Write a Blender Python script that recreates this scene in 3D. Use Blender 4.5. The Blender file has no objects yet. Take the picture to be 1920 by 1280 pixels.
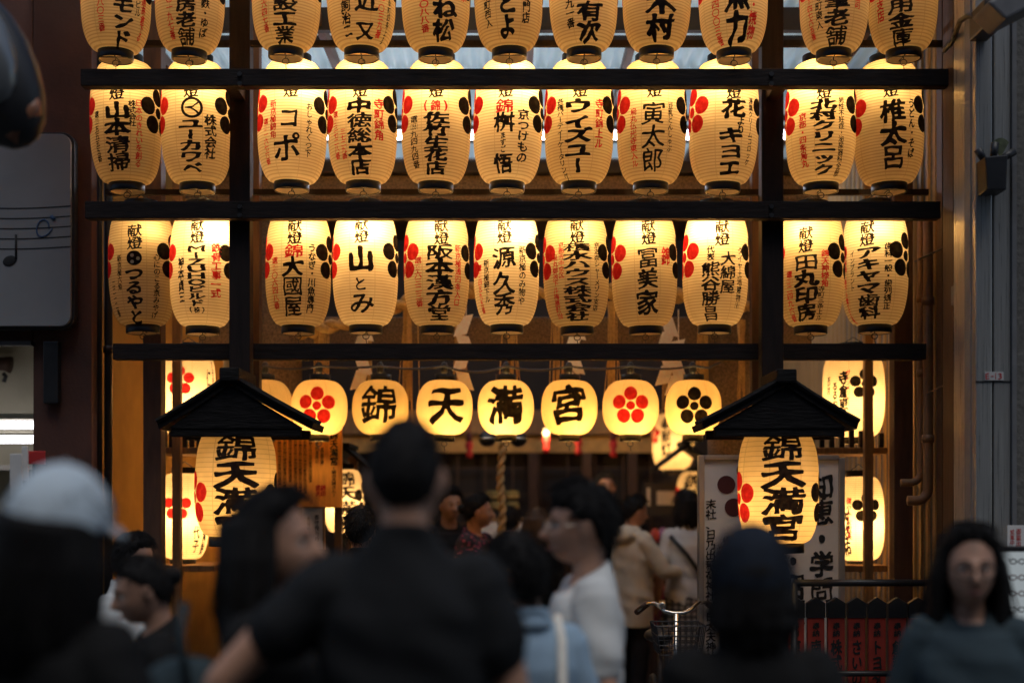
import bpy, bmesh, math, random
import numpy as np
from mathutils import Vector, Matrix
R = math.radians
random.seed(7)
SC = bpy.context.scene
COL = SC.collection
# ------------------------------------------------------------------ camera
FPX, CX, HY = 2600.0, 960.0, 940.0          # focal length in photo pixels, principal column, horizon row
CAMZ = 1.6
cam = bpy.data.cameras.new('camera')
camo = bpy.data.objects.new('camera', cam)
COL.objects.link(camo)
camo.location = (0, 0, CAMZ)
camo.rotation_euler = (R(90), 0, 0)
cam.sensor_width = 36.0
cam.lens = FPX / 1920 * 36
cam.shift_y = (HY - 640) / 1920
cam.clip_start, cam.clip_end = 0.1, 300
cam.dof.use_dof = True
cam.dof.focus_distance = 6.62
cam.dof.aperture_fstop = 0.95
SC.camera = camo
# ------------------------------------------------------------------ dusk sky and weak overcast sun
w = bpy.data.worlds.new('World')
SC.world = w
w.use_nodes = True
nt = w.node_tree
bg = nt.nodes['Background']
sky = nt.nodes.new('ShaderNodeTexSky')
sky.sky_type = 'NISHITA'
sky.sun_disc = False
SUN_EL, SUN_AZ = 70, 160
sky.sun_elevation = R(SUN_EL)
sky.sun_rotation = R(SUN_AZ)
nt.links.new(sky.outputs[0], bg.inputs[0])
bg.inputs[1].default_value = 0.085
sl = bpy.data.lights.new('overcast_sun', 'SUN')
sl.energy = 1.15
sl.angle = R(40)
sl.color = (1.0, 0.97, 0.92)
so = bpy.data.objects.new('overcast_sun', sl)
COL.objects.link(so)
so.rotation_euler = (R(90 - SUN_EL), 0, R(180 - SUN_AZ))
SC.view_settings.view_transform = 'Standard'
SC.view_settings.look = 'None'
SC.view_settings.exposure = 0.0
SC.view_settings.gamma = 1.0
cy = SC.cycles
cy.max_bounces = 10
cy.diffuse_bounces = 6
cy.transmission_bounces = 6
cy.glossy_bounces = 3
cy.transparent_max_bounces = 6
cy.use_light_tree = True
cy.sample_clamp_indirect = 6.0
cy.caustics_reflective = False
cy.caustics_refractive = False
cy.use_denoising = True


def PX(px, Y): return (px - CX) / FPX * Y
def PZ(py, Y): return CAMZ + (HY - py) / FPX * Y
def P(px, py, Y): return Vector((PX(px, Y), Y, PZ(py, Y)))


# ------------------------------------------------------------------ materials
def mat(name, col, rough=0.7, var=0.0, scale=8.0, metal=0.0, bump=0.0, bscale=None, stretch=None, coat=0.0, spec=None):
    m = bpy.data.materials.new(name)
    m.use_nodes = True
    t = m.node_tree
    b = t.nodes['Principled BSDF']
    b.inputs['Base Color'].default_value = (*col, 1)
    b.inputs['Roughness'].default_value = rough
    b.inputs['Metallic'].default_value = metal
    if coat: b.inputs['Coat Weight'].default_value = coat
    if spec is not None: b.inputs['Specular IOR Level'].default_value = spec
    if var or bump:
        tc = t.nodes.new('ShaderNodeTexCoord')
        mp = t.nodes.new('ShaderNodeMapping')
        if stretch: mp.inputs['Scale'].default_value = stretch
        t.links.new(tc.outputs['Object'], mp.inputs[0])
        n = t.nodes.new('ShaderNodeTexNoise')
        n.inputs['Scale'].default_value = scale
        n.inputs['Detail'].default_value = 5
        n.inputs['Roughness'].default_value = 0.6
        t.links.new(mp.outputs[0], n.inputs['Vector'])
        if var:
            rp = t.nodes.new('ShaderNodeValToRGB')
            rp.color_ramp.elements[0].position = 0.3
            rp.color_ramp.elements[1].position = 0.72
            rp.color_ramp.elements[0].color = (*[c * (1 - var) for c in col], 1)
            rp.color_ramp.elements[1].color = (*[min(1, c * (1 + var)) for c in col], 1)
            t.links.new(n.outputs['Fac'], rp.inputs[0])
            t.links.new(rp.outputs[0], b.inputs['Base Color'])
            mr = t.nodes.new('ShaderNodeMapRange')
            mr.inputs['To Min'].default_value = max(0.03, rough - 0.12)
            mr.inputs['To Max'].default_value = min(1, rough + 0.12)
            t.links.new(n.outputs['Fac'], mr.inputs['Value'])
            t.links.new(mr.outputs[0], b.inputs['Roughness'])
        if bump:
            n2 = n
            if bscale:
                n2 = t.nodes.new('ShaderNodeTexNoise')
                n2.inputs['Scale'].default_value = bscale
                n2.inputs['Detail'].default_value = 4
                t.links.new(mp.outputs[0], n2.inputs['Vector'])
            bp = t.nodes.new('ShaderNodeBump')
            bp.inputs['Strength'].default_value = bump
            bp.inputs['Distance'].default_value = 0.01
            t.links.new(n2.outputs['Fac'], bp.inputs['Height'])
            t.links.new(bp.outputs[0], b.inputs['Normal'])
    return m


def emit(name, col, s):
    m = bpy.data.materials.new(name)
    m.use_nodes = True
    t = m.node_tree
    t.nodes.remove(t.nodes['Principled BSDF'])
    e = t.nodes.new('ShaderNodeEmission')
    e.inputs[0].default_value = (*col, 1)
    e.inputs[1].default_value = s
    t.links.new(e.outputs[0], t.nodes['Material Output'].inputs[0])
    return m


def paper(name, col, trans, ribs, ribw=0.16, ribcol=(0.30, 0.15, 0.05), seams=8):
    """washi paper over bamboo hoops: diffuse + translucent, dark hoop lines and faint gore seams in UV"""
    m = bpy.data.materials.new(name)
    m.use_nodes = True
    t = m.node_tree
    N, L = t.nodes, t.links
    N.remove(N['Principled BSDF'])
    def mth(op, a, b=None):
        n = N.new('ShaderNodeMath'); n.operation = op
        for i, v in enumerate((a, b)):
            if v is None: continue
            if isinstance(v, (int, float)): n.inputs[i].default_value = v
            else: L.new(v, n.inputs[i])
        return n.outputs[0]
    uv = N.new('ShaderNodeUVMap')
    sp = N.new('ShaderNodeSeparateXYZ')
    L.new(uv.outputs[0], sp.inputs[0])
    def line(src, n, wd):
        f = mth('FRACT', mth('MULTIPLY', src, n))
        d = mth('ABSOLUTE', mth('SUBTRACT', f, 0.5))
        mr = N.new('ShaderNodeMapRange')
        mr.interpolation_type = 'SMOOTHSTEP'
        mr.inputs['From Min'].default_value = wd * 0.35
        mr.inputs['From Max'].default_value = wd
        mr.inputs['To Min'].default_value = 1
        mr.inputs['To Max'].default_value = 0
        L.new(d, mr.inputs['Value'])
        return mr.outputs[0]
    rib = line(sp.outputs[1], ribs, ribw)
    seam = mth('MULTIPLY', line(sp.outputs[0], seams, 0.02), 0.35)
    k = mth('MAXIMUM', mth('MULTIPLY', rib, 0.36), seam)
    tc = N.new('ShaderNodeTexCoord')
    nz = N.new('ShaderNodeTexNoise')
    nz.inputs['Scale'].default_value = 9
    nz.inputs['Detail'].default_value = 6
    L.new(tc.outputs['Object'], nz.inputs['Vector'])
    def tint(c, amt):
        rp = N.new('ShaderNodeValToRGB')
        rp.color_ramp.elements[0].position, rp.color_ramp.elements[1].position = 0.3, 0.7
        rp.color_ramp.elements[0].color = (*[x * (1 - amt) for x in c], 1)
        rp.color_ramp.elements[1].color = (*[min(1, x * (1 + amt)) for x in c], 1)
        L.new(nz.outputs['Fac'], rp.inputs[0])
        mx = N.new('ShaderNodeMix'); mx.data_type = 'RGBA'
        L.new(k, mx.inputs['Factor'])
        L.new(rp.outputs[0], mx.inputs['A'])
        mx.inputs['B'].default_value = (*[a * b for a, b in zip(c, ribcol)], 1)
        return mx.outputs['Result']
    d = N.new('ShaderNodeBsdfDiffuse')
    tr = N.new('ShaderNodeBsdfTranslucent')
    L.new(tint(col, 0.05), d.inputs[0])
    oi = N.new('ShaderNodeObjectInfo')
    hv = N.new('ShaderNodeHueSaturation')
    mr = N.new('ShaderNodeMapRange'); mr.inputs['To Min'].default_value = 0.88; mr.inputs['To Max'].default_value = 1.03
    ms2 = N.new('ShaderNodeMapRange'); ms2.inputs['To Min'].default_value = 1.12; ms2.inputs['To Max'].default_value = 0.94
    L.new(oi.outputs['Random'], mr.inputs['Value']); L.new(oi.outputs['Random'], ms2.inputs['Value'])
    L.new(mr.outputs[0], hv.inputs['Value']); L.new(ms2.outputs[0], hv.inputs['Saturation'])
    L.new(tint(trans, 0.10), hv.inputs['Color'])
    L.new(hv.outputs[0], tr.inputs[0])
    ms = N.new('ShaderNodeMixShader')
    ms.inputs[0].default_value = 0.5
    L.new(d.outputs[0], ms.inputs[1])
    L.new(tr.outputs[0], ms.inputs[2])
    L.new(ms.outputs[0], N['Material Output'].inputs[0])
    return m


def ink(name, col, trans):
    m = bpy.data.materials.new(name)
    m.use_nodes = True
    t = m.node_tree
    N, L = t.nodes, t.links
    N.remove(N['Principled BSDF'])
    d = N.new('ShaderNodeBsdfDiffuse'); d.inputs[0].default_value = (*col, 1)
    tr = N.new('ShaderNodeBsdfTranslucent'); tr.inputs[0].default_value = (*trans, 1)
    ms = N.new('ShaderNodeAddShader')
    L.new(d.outputs[0], ms.inputs[0]); L.new(tr.outputs[0], ms.inputs[1])
    L.new(ms.outputs[0], N['Material Output'].inputs[0])
    tc = N.new('ShaderNodeTexCoord'); nz = N.new('ShaderNodeTexNoise'); nz.inputs['Scale'].default_value = 45; nz.inputs['Detail'].default_value = 4
    L.new(tc.outputs['Object'], nz.inputs['Vector'])
    rp = N.new('ShaderNodeValToRGB'); rp.color_ramp.elements[0].position, rp.color_ramp.elements[1].position = .42, .72
    rp.color_ramp.elements[0].color = (*trans, 1); rp.color_ramp.elements[1].color = (*[min(1, c * 1.5 + .012) for c in trans], 1)
    L.new(nz.outputs['Fac'], rp.inputs[0]); L.new(rp.outputs[0], tr.inputs[0])
    return m


M = {}
M['paper'] = paper('lantern_paper', (0.44, 0.33, 0.19), (0.93, 0.71, 0.41), 42, 0.27)
M['paper_round'] = paper('round_lantern_paper', (0.52, 0.38, 0.20), (0.92, 0.66, 0.32), 40, 0.22)
M['paper_big'] = paper('big_lantern_paper', (0.52, 0.38, 0.20), (0.90, 0.64, 0.31), 23, 0.10, (0.1, 0.04, 0.02))
M['black_ink'] = ink('black_ink', (0.012, 0.011, 0.012), (0.004, 0.003, 0.003))
M['red_ink'] = ink('red_ink', (0.22, 0.012, 0.016), (0.36, 0.016, 0.022))
M['lacquer'] = mat('black_lacquer', (0.010, 0.010, 0.011), 0.38, 0.2, 20, spec=.3)
M['lining'] = mat('ring_lining', (0.55, 0.42, 0.26), 0.8, 0.1, 30)
M['wire'] = mat('black_wire', (0.02, 0.02, 0.02), 0.5)
M['beam'] = mat('stained_timber', (0.013, 0.0075, 0.006), 0.7, 0.5, 9, bump=0.35, spec=.25, stretch=(1, 6, 6))
M['post'] = mat('stained_post', (0.016, 0.009, 0.007), 0.7, 0.4, 6, bump=0.3, spec=.25, stretch=(8, 8, 1))
M['wood'] = mat('pale_timber', (0.32, 0.18, 0.075), 0.6, 0.3, 7, bump=0.3, stretch=(8, 8, 1))
M['brownwood'] = mat('brown_timber', (0.075, 0.036, 0.02), 0.65, 0.35, 5, bump=0.3, stretch=(6, 6, 1))
M['darkwood'] = mat('dark_timber', (0.018, 0.012, 0.010), 0.65, 0.4, 5, bump=0.2, stretch=(1, 4, 4))
M['granite'] = mat('granite', (0.16, 0.115, 0.082), 0.8, 0.6, 90, bump=0.3)
M['straw'] = mat('straw', (0.50, 0.33, 0.13), 0.8, 0.3, 60, bump=0.6)
M['shide'] = ink('white_folded_paper', (0.64, 0.61, 0.56), (0.33, 0.31, 0.27))
M['tile'] = mat('dark_roof_board', (0.010, 0.009, 0.009), 0.75, 0.5, 14, bump=0.8, spec=.15, stretch=(1, 6, 6))
M['steel'] = mat('brushed_steel', (0.52, 0.515, 0.49), 0.30, 0.2, 5, metal=0.65, bump=0.05, stretch=(30, 30, 0.6))
M['stone'] = mat('grey_stone', (0.13, 0.125, 0.115), 0.85, 0.35, 40, bump=0.4)
M['palestone'] = mat('pale_stone', (0.27, 0.25, 0.22), 0.8, 0.15, 25, bump=0.2)
M['redbrown'] = mat('red_brown_render', (0.100, 0.040, 0.027), 0.8, 0.30, 3, bump=0.2, bscale=60)
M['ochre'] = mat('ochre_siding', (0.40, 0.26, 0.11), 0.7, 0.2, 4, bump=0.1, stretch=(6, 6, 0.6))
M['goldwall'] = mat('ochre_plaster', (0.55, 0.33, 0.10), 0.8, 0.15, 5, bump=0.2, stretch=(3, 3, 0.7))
M['copper'] = mat('painted_pipe', (0.24, 0.13, 0.06), 0.45, 0.2, 10)
M['asphalt'] = mat('street_paving', (0.06, 0.06, 0.062), 0.75, 0.3, 6, bump=0.3, bscale=90)
M['blackmetal'] = mat('black_metal', (0.015, 0.015, 0.017), 0.45, 0.2, 12)
M['greymetal'] = mat('grey_metal', (0.16, 0.16, 0.165), 0.5, 0.15, 12)
M['chrome'] = mat('chrome', (0.6, 0.58, 0.52), 0.22, metal=1.0)
M['boardwhite'] = mat('white_board', (0.72, 0.70, 0.67), 0.6, 0.10, 3)
M['alu'] = mat('aluminium_frame', (0.40, 0.38, 0.35), 0.4, 0.1, 10, metal=0.6)
M['maroon'] = mat('maroon_paint', (0.085, 0.012, 0.014), 0.7)
M['signblack'] = mat('sign_black', (0.010, 0.010, 0.011), 0.8)
M['signred'] = mat('sign_red', (0.45, 0.02, 0.02), 0.7)
M['notice'] = mat('cedar_notice_board', (0.85, 0.37, 0.07), 0.6, 0.2, 6, bump=0.15, stretch=(8, 8, 0.8))
M['noticewhite'] = mat('white_notice_paper', (0.62, 0.54, 0.42), 0.8, 0.05, 10)
M['plaque'] = mat('vermilion_plaque', (0.34, 0.034, 0.020), 0.6, 0.2, 9, stretch=(3, 3, 1))
M['cream'] = mat('cream_wall', (0.50, 0.45, 0.33), 0.7, 0.08, 6)
M['lightbox'] = mat('grey_acrylic', (0.24, 0.24, 0.245), 0.45, 0.08, 3)
M['tube'] = emit('fluorescent_tube', (0.90, 0.88, 1.0), 40.0)
M['shoptube'] = emit('shop_tube', (0.95, 0.93, 1.0), 4.0)
M['display'] = emit('backlit_panel', (0.85, 0.95, 1.0), 0.32)


def corrugated(name, col, freq):
    """translucent corrugated plastic sheet"""
    m = bpy.data.materials.new(name); m.use_nodes = True
    t = m.node_tree; N, L = t.nodes, t.links
    N.remove(N['Principled BSDF'])
    d = N.new('ShaderNodeBsdfDiffuse'); d.inputs[0].default_value = (*[c * 0.6 for c in col], 1)
    tr = N.new('ShaderNodeBsdfTranslucent')
    tc = N.new('ShaderNodeTexCoord'); nz = N.new('ShaderNodeTexNoise')
    mp = N.new('ShaderNodeMapping'); mp.inputs['Scale'].default_value = (6, 0.7, 1)
    L.new(tc.outputs['Object'], mp.inputs[0]); L.new(mp.outputs[0], nz.inputs['Vector'])
    nz.inputs['Scale'].default_value = 3; nz.inputs['Detail'].default_value = 5
    rp = N.new('ShaderNodeValToRGB')
    rp.color_ramp.elements[0].position, rp.color_ramp.elements[1].position = 0.3, 0.7
    rp.color_ramp.elements[0].color = (*[c * 0.72 for c in col], 1)
    rp.color_ramp.elements[1].color = (*[min(1, c * 1.12) for c in col], 1)
    L.new(nz.outputs['Fac'], rp.inputs[0]); L.new(rp.outputs[0], tr.inputs[0])
    a = N.new('ShaderNodeAddShader')
    L.new(d.outputs[0], a.inputs[0]); L.new(tr.outputs[0], a.inputs[1])
    L.new(a.outputs[0], N['Material Output'].inputs[0])
    return m


M['roofing'] = corrugated('corrugated_plastic', (0.56, 0.69, 0.72), 30)


# ------------------------------------------------------------------ mesh helpers
class MB:
    def __init__(s): s.v, s.f, s.uv = [], [], []
    def add(s, vs, fs):
        b = len(s.v)
        s.v += [tuple(p) for p in vs]
        s.f += [tuple(b + i for i in f) for f in fs]
    def box(s, x0, x1, y0, y1, z0, z1):
        x0, x1 = sorted((x0, x1)); y0, y1 = sorted((y0, y1)); z0, z1 = sorted((z0, z1))
        s.add([(x0, y0, z0), (x1, y0, z0), (x1, y1, z0), (x0, y1, z0), (x0, y0, z1), (x1, y0, z1), (x1, y1, z1), (x0, y1, z1)],
              [(0, 3, 2, 1), (4, 5, 6, 7), (0, 1, 5, 4), (1, 2, 6, 5), (2, 3, 7, 6), (3, 0, 4, 7)])
        return s
    def tube(s, pts, rad, n=10, cap=True):
        pts = [Vector(p) for p in pts]
        rads = rad if isinstance(rad, (list, tuple)) else [rad] * len(pts)
        b = len(s.v)
        up = None
        for i, p in enumerate(pts):
            t = (pts[min(i + 1, len(pts) - 1)] - pts[max(i - 1, 0)])
            t = t.normalized() if t.length > 1e-9 else Vector((0, 0, 1))
            if up is None:
                up = Vector((0, 0, 1)) if abs(t.z) < 0.9 else Vector((0, 1, 0))
            a = t.cross(up).normalized()
            up = a.cross(t).normalized()
            for k in range(n):
                an = 2 * math.pi * k / n
                s.v.append(tuple(p + (a * math.cos(an) + up * math.sin(an)) * rads[i]))
        for i in range(len(pts) - 1):
            for k in range(n):
                k2 = (k + 1) % n
                s.f.append((b + i * n + k, b + i * n + k2, b + (i + 1) * n + k2, b + (i + 1) * n + k))
        if cap:
            s.f.append(tuple(b + k for k in range(n))[::-1])
            s.f.append(tuple(b + (len(pts) - 1) * n + k for k in range(n)))
        return s
    def lathe(s, prof, c, n=32, capa=False, capb=False):
        """prof: (r, z) list about the vertical axis at c=(x, y, z0)"""
        b = len(s.v)
        for r, z in prof:
            for k in range(n):
                a = 2 * math.pi * k / n
                s.v.append((c[0] + r * math.sin(a), c[1] - r * math.cos(a), c[2] + z))
        for i in range(len(prof) - 1):
            for k in range(n):
                k2 = (k + 1) % n
                s.f.append((b + i * n + k, b + i * n + k2, b + (i + 1) * n + k2, b + (i + 1) * n + k))
        if capa: s.f.append(tuple(b + k for k in range(n))[::-1])
        if capb: s.f.append(tuple(b + (len(prof) - 1) * n + k for k in range(n)))
        return s
    def ell(s, c, r, n=16, m=10, rot=None):
        vs, fs = [], []
        for i in range(m + 1):
            th = math.pi * i / m
            for k in range(n):
                a = 2 * math.pi * k / n
                p = Vector((r[0] * math.sin(th) * math.cos(a), r[1] * math.sin(th) * math.sin(a), r[2] * math.cos(th)))
                if rot: p = rot @ p
                vs.append(p + Vector(c))
        for i in range(m):
            for k in range(n):
                k2 = (k + 1) % n
                fs.append((i * n + k, (i + 1) * n + k, (i + 1) * n + k2, i * n + k2))
        s.add(vs, fs)
        return s
    def prism(s, poly, y0, y1):
        """outline in (x, z), extruded from y0 (front) to y1"""
        n = len(poly)
        s.add([(x, y0, z) for x, z in poly] + [(x, y1, z) for x, z in poly],
              [tuple(range(n)), tuple(range(2 * n - 1, n - 1, -1))] + [(i, i + n, (i + 1) % n + n, (i + 1) % n) for i in range(n)])
        return s
    def mesh(s, name):
        m = bpy.data.meshes.new(name)
        m.from_pydata(s.v, [], s.f)
        m.validate()
        return m
    def build(s, name, material, parent=None, smooth=False, bevel=0.0, fix=True):
        m = s.mesh(name)
        if fix:
            bm = bmesh.new(); bm.from_mesh(m)
            bmesh.ops.remove_doubles(bm, verts=bm.verts, dist=1e-6)
            bmesh.ops.recalc_face_normals(bm, faces=bm.faces)
            if bevel:
                bmesh.ops.bevel(bm, geom=[e for e in bm.edges if len(e.link_faces) == 2 and e.calc_face_angle(0) > 0.6],
                                offset=bevel, segments=2, profile=0.6, affect='EDGES')
            bm.to_mesh(m); bm.free()
        return link(name, m, material, parent, smooth)


def link(name, m, material, parent=None, smooth=False):
    if material is not None and not m.materials:
        for x in (material if isinstance(material, (list, tuple)) else [material]):
            m.materials.append(M[x] if isinstance(x, str) else x)
    if smooth:
        m.polygons.foreach_set('use_smooth', [True] * len(m.polygons))
    o = bpy.data.objects.new(name, m)
    COL.objects.link(o)
    if parent: attach(o, parent)
    return o


def attach(o, parent):
    o.parent = parent
    q, mw = parent, Matrix.Identity(4)
    while q is not None:                                   # every mesh is modelled in world coordinates
        mw = Matrix.Translation(q.location) @ mw if q.type == 'EMPTY' else mw
        q = q.parent if q.parent and q.parent.type == 'EMPTY' else None
    if parent.type == 'EMPTY': o.matrix_parent_inverse = mw.inverted()
    elif parent.parent is not None and parent.parent.type == 'EMPTY': o.matrix_parent_inverse = Matrix.Identity(4)


def tag(o, label=None, cat=None, group=None, kind=None):
    if label: o['label'] = label
    if cat: o['category'] = cat
    if group: o['group'] = group
    if kind: o['kind'] = kind
    return o


def thing(name, loc, label, cat, group=None):
    o = bpy.data.objects.new(name, None)
    COL.objects.link(o)
    o.location = loc
    o.empty_display_size = 0.1
    return tag(o, label, cat, group)


def struct(name, mb, m, smooth=False, bevel=0.0):
    return tag(mb.build(name, m, None, smooth, bevel), kind='structure')


# ------------------------------------------------------------------ brush lettering
_raw, _gl = {}, {}
def raw_glyph(ch):
    if ch not in _raw:
        c = bpy.data.curves.new('t', 'FONT'); c.body = ch; c.resolution_u = 3; c.size = 1
        o = bpy.data.objects.new('t', c)
        m = o.to_mesh()
        v = np.array([(p.co.x, p.co.y) for p in m.vertices]).reshape(-1, 2)
        cnt = {}
        for p in m.polygons:
            q = list(p.vertices)
            for a, b in zip(q, q[1:] + q[:1]):
                k = (min(a, b), max(a, b)); cnt[k] = cnt.get(k, 0) + 1
        e = np.array([k for k, n in cnt.items() if n == 1], dtype=int).reshape(-1, 2)
        o.to_mesh_clear(); bpy.data.objects.remove(o); bpy.data.curves.remove(c)
        _raw[ch] = (v, e)
    return _raw[ch]


def glyph(ch, off, res, seed=0, vert=False):
    """one character as a small grid mesh with swollen, slightly uneven brush strokes; cell is [-.5, .5] square"""
    key = (ch, off, res, seed, vert)
    if key in _gl: return _gl[key]
    v, e = raw_glyph(ch)
    if len(e) == 0:
        _gl[key] = (np.zeros((0, 2)), []); return _gl[key]
    if len(ch) > 1 or ord(ch[0]) < 256:                         # latin letters and digits fill the cell by their own box
        lo, hi = v.min(0), v.max(0)
        c, sz = (lo + hi) / 2, max(hi - lo)
        v = (v - c) / ((hi - lo) if len(ch) == 1 and ch not in '1I()・' else np.array([(hi - lo)[0], max((hi - lo)[1], .3 * (hi - lo)[0])])) * (0.86 if ch not in '1I' else 1.0)
        if ch in '1I()': v = (raw_glyph(ch)[0] - c) / (hi - lo)[1] * 0.9
    else:
        v = v - np.array([0.5, 0.38])
        if vert: v = np.stack([v[:, 1], -v[:, 0]], 1)
    rng = np.random.RandomState((abs(hash(ch)) if False else sum(ord(c) * 31 for c in ch) + seed) % 9973)
    n = res
    g = np.linspace(-0.58, 0.58, n + 1)
    gx, gy = np.meshgrid(g, g)
    ph = rng.rand(6) * 6.28
    sx = gx + 0.016 * np.sin(6 * gy + ph[0]) + 0.010 * np.sin(13 * gy + 7 * gx + ph[1])
    sy = gy - 0.085 * gx + 0.016 * np.sin(6 * gx + ph[2]) + 0.010 * np.sin(12 * gx - 6 * gy + ph[3])
    A, B = v[e[:, 0]], v[e[:, 1]]
    p = np.stack([sx.ravel(), sy.ravel()], 1)
    d = np.full(len(p), 9.0); ins = np.zeros(len(p), bool)
    for a, b in zip(A, B):
        ab = b - a
        t = np.clip(((p - a) @ ab) / max(ab @ ab, 1e-12), 0, 1)
        q = p - (a + t[:, None] * ab)
        d = np.minimum(d, np.hypot(q[:, 0], q[:, 1]))
        cr = (a[1] > p[:, 1]) != (b[1] > p[:, 1])
        if cr.any():
            xi = a[0] + (p[:, 1] - a[1]) / (b[1] - a[1] if b[1] != a[1] else 1e-9) * ab[0]
            ins ^= cr & (p[:, 0] < xi)
    f = np.where(ins, d, -d).reshape(n + 1, n + 1)
    mod = 1 + 0.40 * np.sin(8 * gx + 5 * gy + ph[4]) + 0.2 * np.sin(17 * gy + ph[5])
    lo, hi = (v.min(0), v.max(0)); area = max((hi - lo)[0] * (hi - lo)[1], .2)
    while off > 0.006 and ((f + off * mod) > 0).sum() * (1.16 / n) ** 2 > (0.80 if off > .033 and n > 50 else 0.70) * area: off *= 0.9
    f = f + off * mod
    vs, fs, idx = [], [], {}
    def vid(k, x, y):
        if k not in idx:
            idx[k] = len(vs); vs.append((x, y))
        return idx[k]
    pos = f > 0
    cnt = pos[:-1, :-1].astype(int) + pos[1:, :-1] + pos[:-1, 1:] + pos[1:, 1:]
    for j, i in np.argwhere(cnt > 0):
        cs = [(j, i), (j, i + 1), (j + 1, i + 1), (j + 1, i)]
        poly = []
        for (a, b) in zip(cs, cs[1:] + cs[:1]):
            fa, fb = f[a], f[b]
            if fa > 0: poly.append(vid(a, g[a[1]], g[a[0]]))
            if (fa > 0) != (fb > 0):
                t = fa / (fa - fb)
                poly.append(vid((min(a, b), max(a, b)), g[a[1]] + t * (g[b[1]] - g[a[1]]), g[a[0]] + t * (g[b[0]] - g[a[0]])))
        if len(poly) >= 3: fs.append(tuple(poly))
    _gl[key] = (np.array(vs).reshape(-1, 2), fs)
    return _gl[key]


def cells(s):
    out, i = [], 0
    while i < len(s):
        if s[i] == '[':
            j = s.index(']', i); out.append(s[i + 1:j]); i = j + 1
        else:
            out.append(s[i]); i += 1
    return out


def column(mb, s, xc, y0, y1, wd, off, res, put):
    """write s downwards in photo-sized units: centred on xc, from y0 to y1, wd wide; put(dx, y) gives the 3-D point"""
    cs = cells(s)
    h = (y1 - y0) / len(cs)
    for i, c in enumerate(cs):
        yc = y0 + (i + 0.5) * h
        if c == ' ': continue
        if len(c) > 1:
            ww = wd * 1.15 / len(c)
            for k, ch in enumerate(c):
                v, fs = glyph(ch, off * 0.8, max(14, res * 2 // 3), i)
                xo = (k - (len(c) - 1) / 2) * ww
                mb.add([put(xo + x * ww * (1.0 if ch not in '()1' else 1.3), yc - y * h * 0.9) for x, y in v], fs)
        else:
            v, fs = glyph(c, off, res, i, c in 'ー(（）')
            mb.add([put(x * wd, yc - y * h * 1.04) for x, y in v], fs)


def disc(mb, r, put, n=20, rings=3):
    vs = [(0, 0)]
    fs = []
    for i in range(1, rings + 1):
        for k in range(n):
            a = 2 * math.pi * k / n
            vs.append((r * i / rings * math.cos(a), r * i / rings * math.sin(a)))
    for k in range(n):
        fs.append((0, 1 + k, 1 + (k + 1) % n))
        for i in range(rings - 1):
            a, b = 1 + i * n, 1 + (i + 1) * n
            fs.append((a + k, b + k, b + (k + 1) % n, a + (k + 1) % n))
    mb.add([put(x, y) for x, y in vs], fs)


PLUM = [(0, 0, 0.35)] + [(math.sin(2 * math.pi * k / 5), math.cos(2 * math.pi * k / 5), 0.565) for k in range(5)]


def flat_text(name, items, Y, material, parent):
    """lettering on a flat board facing the camera; items: (string, x, y0, y1, width, offset, res) in photo pixels at depth Y"""
    mb = MB()
    for s, x, y0, y1, wd, off, res in items:
        column(mb, s, x, y0, y1, wd, off, res, lambda dx, y, x=x: P(x + dx, y, Y))
    return mb.build(name, material, parent, fix=False)
# ================================================================== setting
mb = MB(); mb.box(-40, 40, -12, 60, -0.3, 0.0)
struct('street', mb, 'asphalt')
mb = MB(); mb.box(-2.44, 2.16, 7.5, 12.55, 0.004, 0.03)
struct('shrine_floor', mb, 'stone')

t = thing('added_facing_building', (0, -3.6, 0), 'tall dark unseen building across the street, added to block low sky light', 'building')  # unseen block behind the camera, added to cut horizon light on the fronts
MB().box(-16, 16, -4.6, -3.6, 0, 9.5).build('wall', 'stone', t)
mb = MB()
for k in range(9):
    for j in range(2): mb.box(-13.6 + k * 3.2, -11.8 + k * 3.2, -3.599, -3.55, 3.6 + j * 3, 5.2 + j * 3)
mb.build('window', 'blackmetal', t)
# ---- brown building with a lit shop, beside the shrine
XL = -2.45
t = thing('brown_building', (-3.2, 7.25, 0), 'red brown rendered building wall beside the lantern front', 'building')
mb = MB()
mb.box(PX(62, 7.2), PX(172, 7.2), 7.2, 7.3, 0, 8)
mb.box(-6.5, PX(62, 7.2) - 0.003, 7.2, 7.3, PZ(642, 7.2), 8)
mb.build('wall', 'redbrown', t, bevel=0.006)
mb = MB()
mb.box(-6.5, -2.51, 8.2, 8.26, 0, 2.7)
mb.box(-6.5, -2.51, 7.31, 8.2, 2.62, 2.66)
mb.box(-2.51, -2.47, 7.31, 8.26, 0, 2.7)
mb.build('shop_interior', 'cream', t)
mb = MB()
for z in (1.15, 1.78): mb.box(-4.2, -2.52, 7.95, 8.195, z, z + 0.03)
mb.build('shelf', 'palestone', t)
mb = MB(); mb.box(PX(82, 7.15), PX(110, 7.15), 7.14, 7.195, PZ(756, 7.15), PZ(640, 7.15))
mb.build('meter_box', 'blackmetal', t, bevel=0.005)
mb = MB(); mb.box(PX(-40, 7.15), PX(60, 7.15), 7.13, 7.19, PZ(648, 7.15), PZ(640, 7.15)); mb.build('lintel', 'blackmetal', t)
for i, (yy, z) in enumerate(((7.6, 2.02), (7.8, 1.96))):
    f = thing('fluorescent_lamp', (-3.0, yy, z), ('bright fluorescent tube in the shop, closer to the street', 'bright fluorescent tube deeper inside the cream shop')[i], 'lamp', 'shop tube lamps')
    MB().box(-3.4, -2.60, yy - 0.04, yy + 0.04, z + 0.03, z + 0.06).build('housing', 'cream', f)
    MB().tube([(-3.38, yy, z - .01 * i), (-2.62 - .04 * i, yy, z - .01 * i)], 0.024).build('tube', 'shoptube', f, True)
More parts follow.
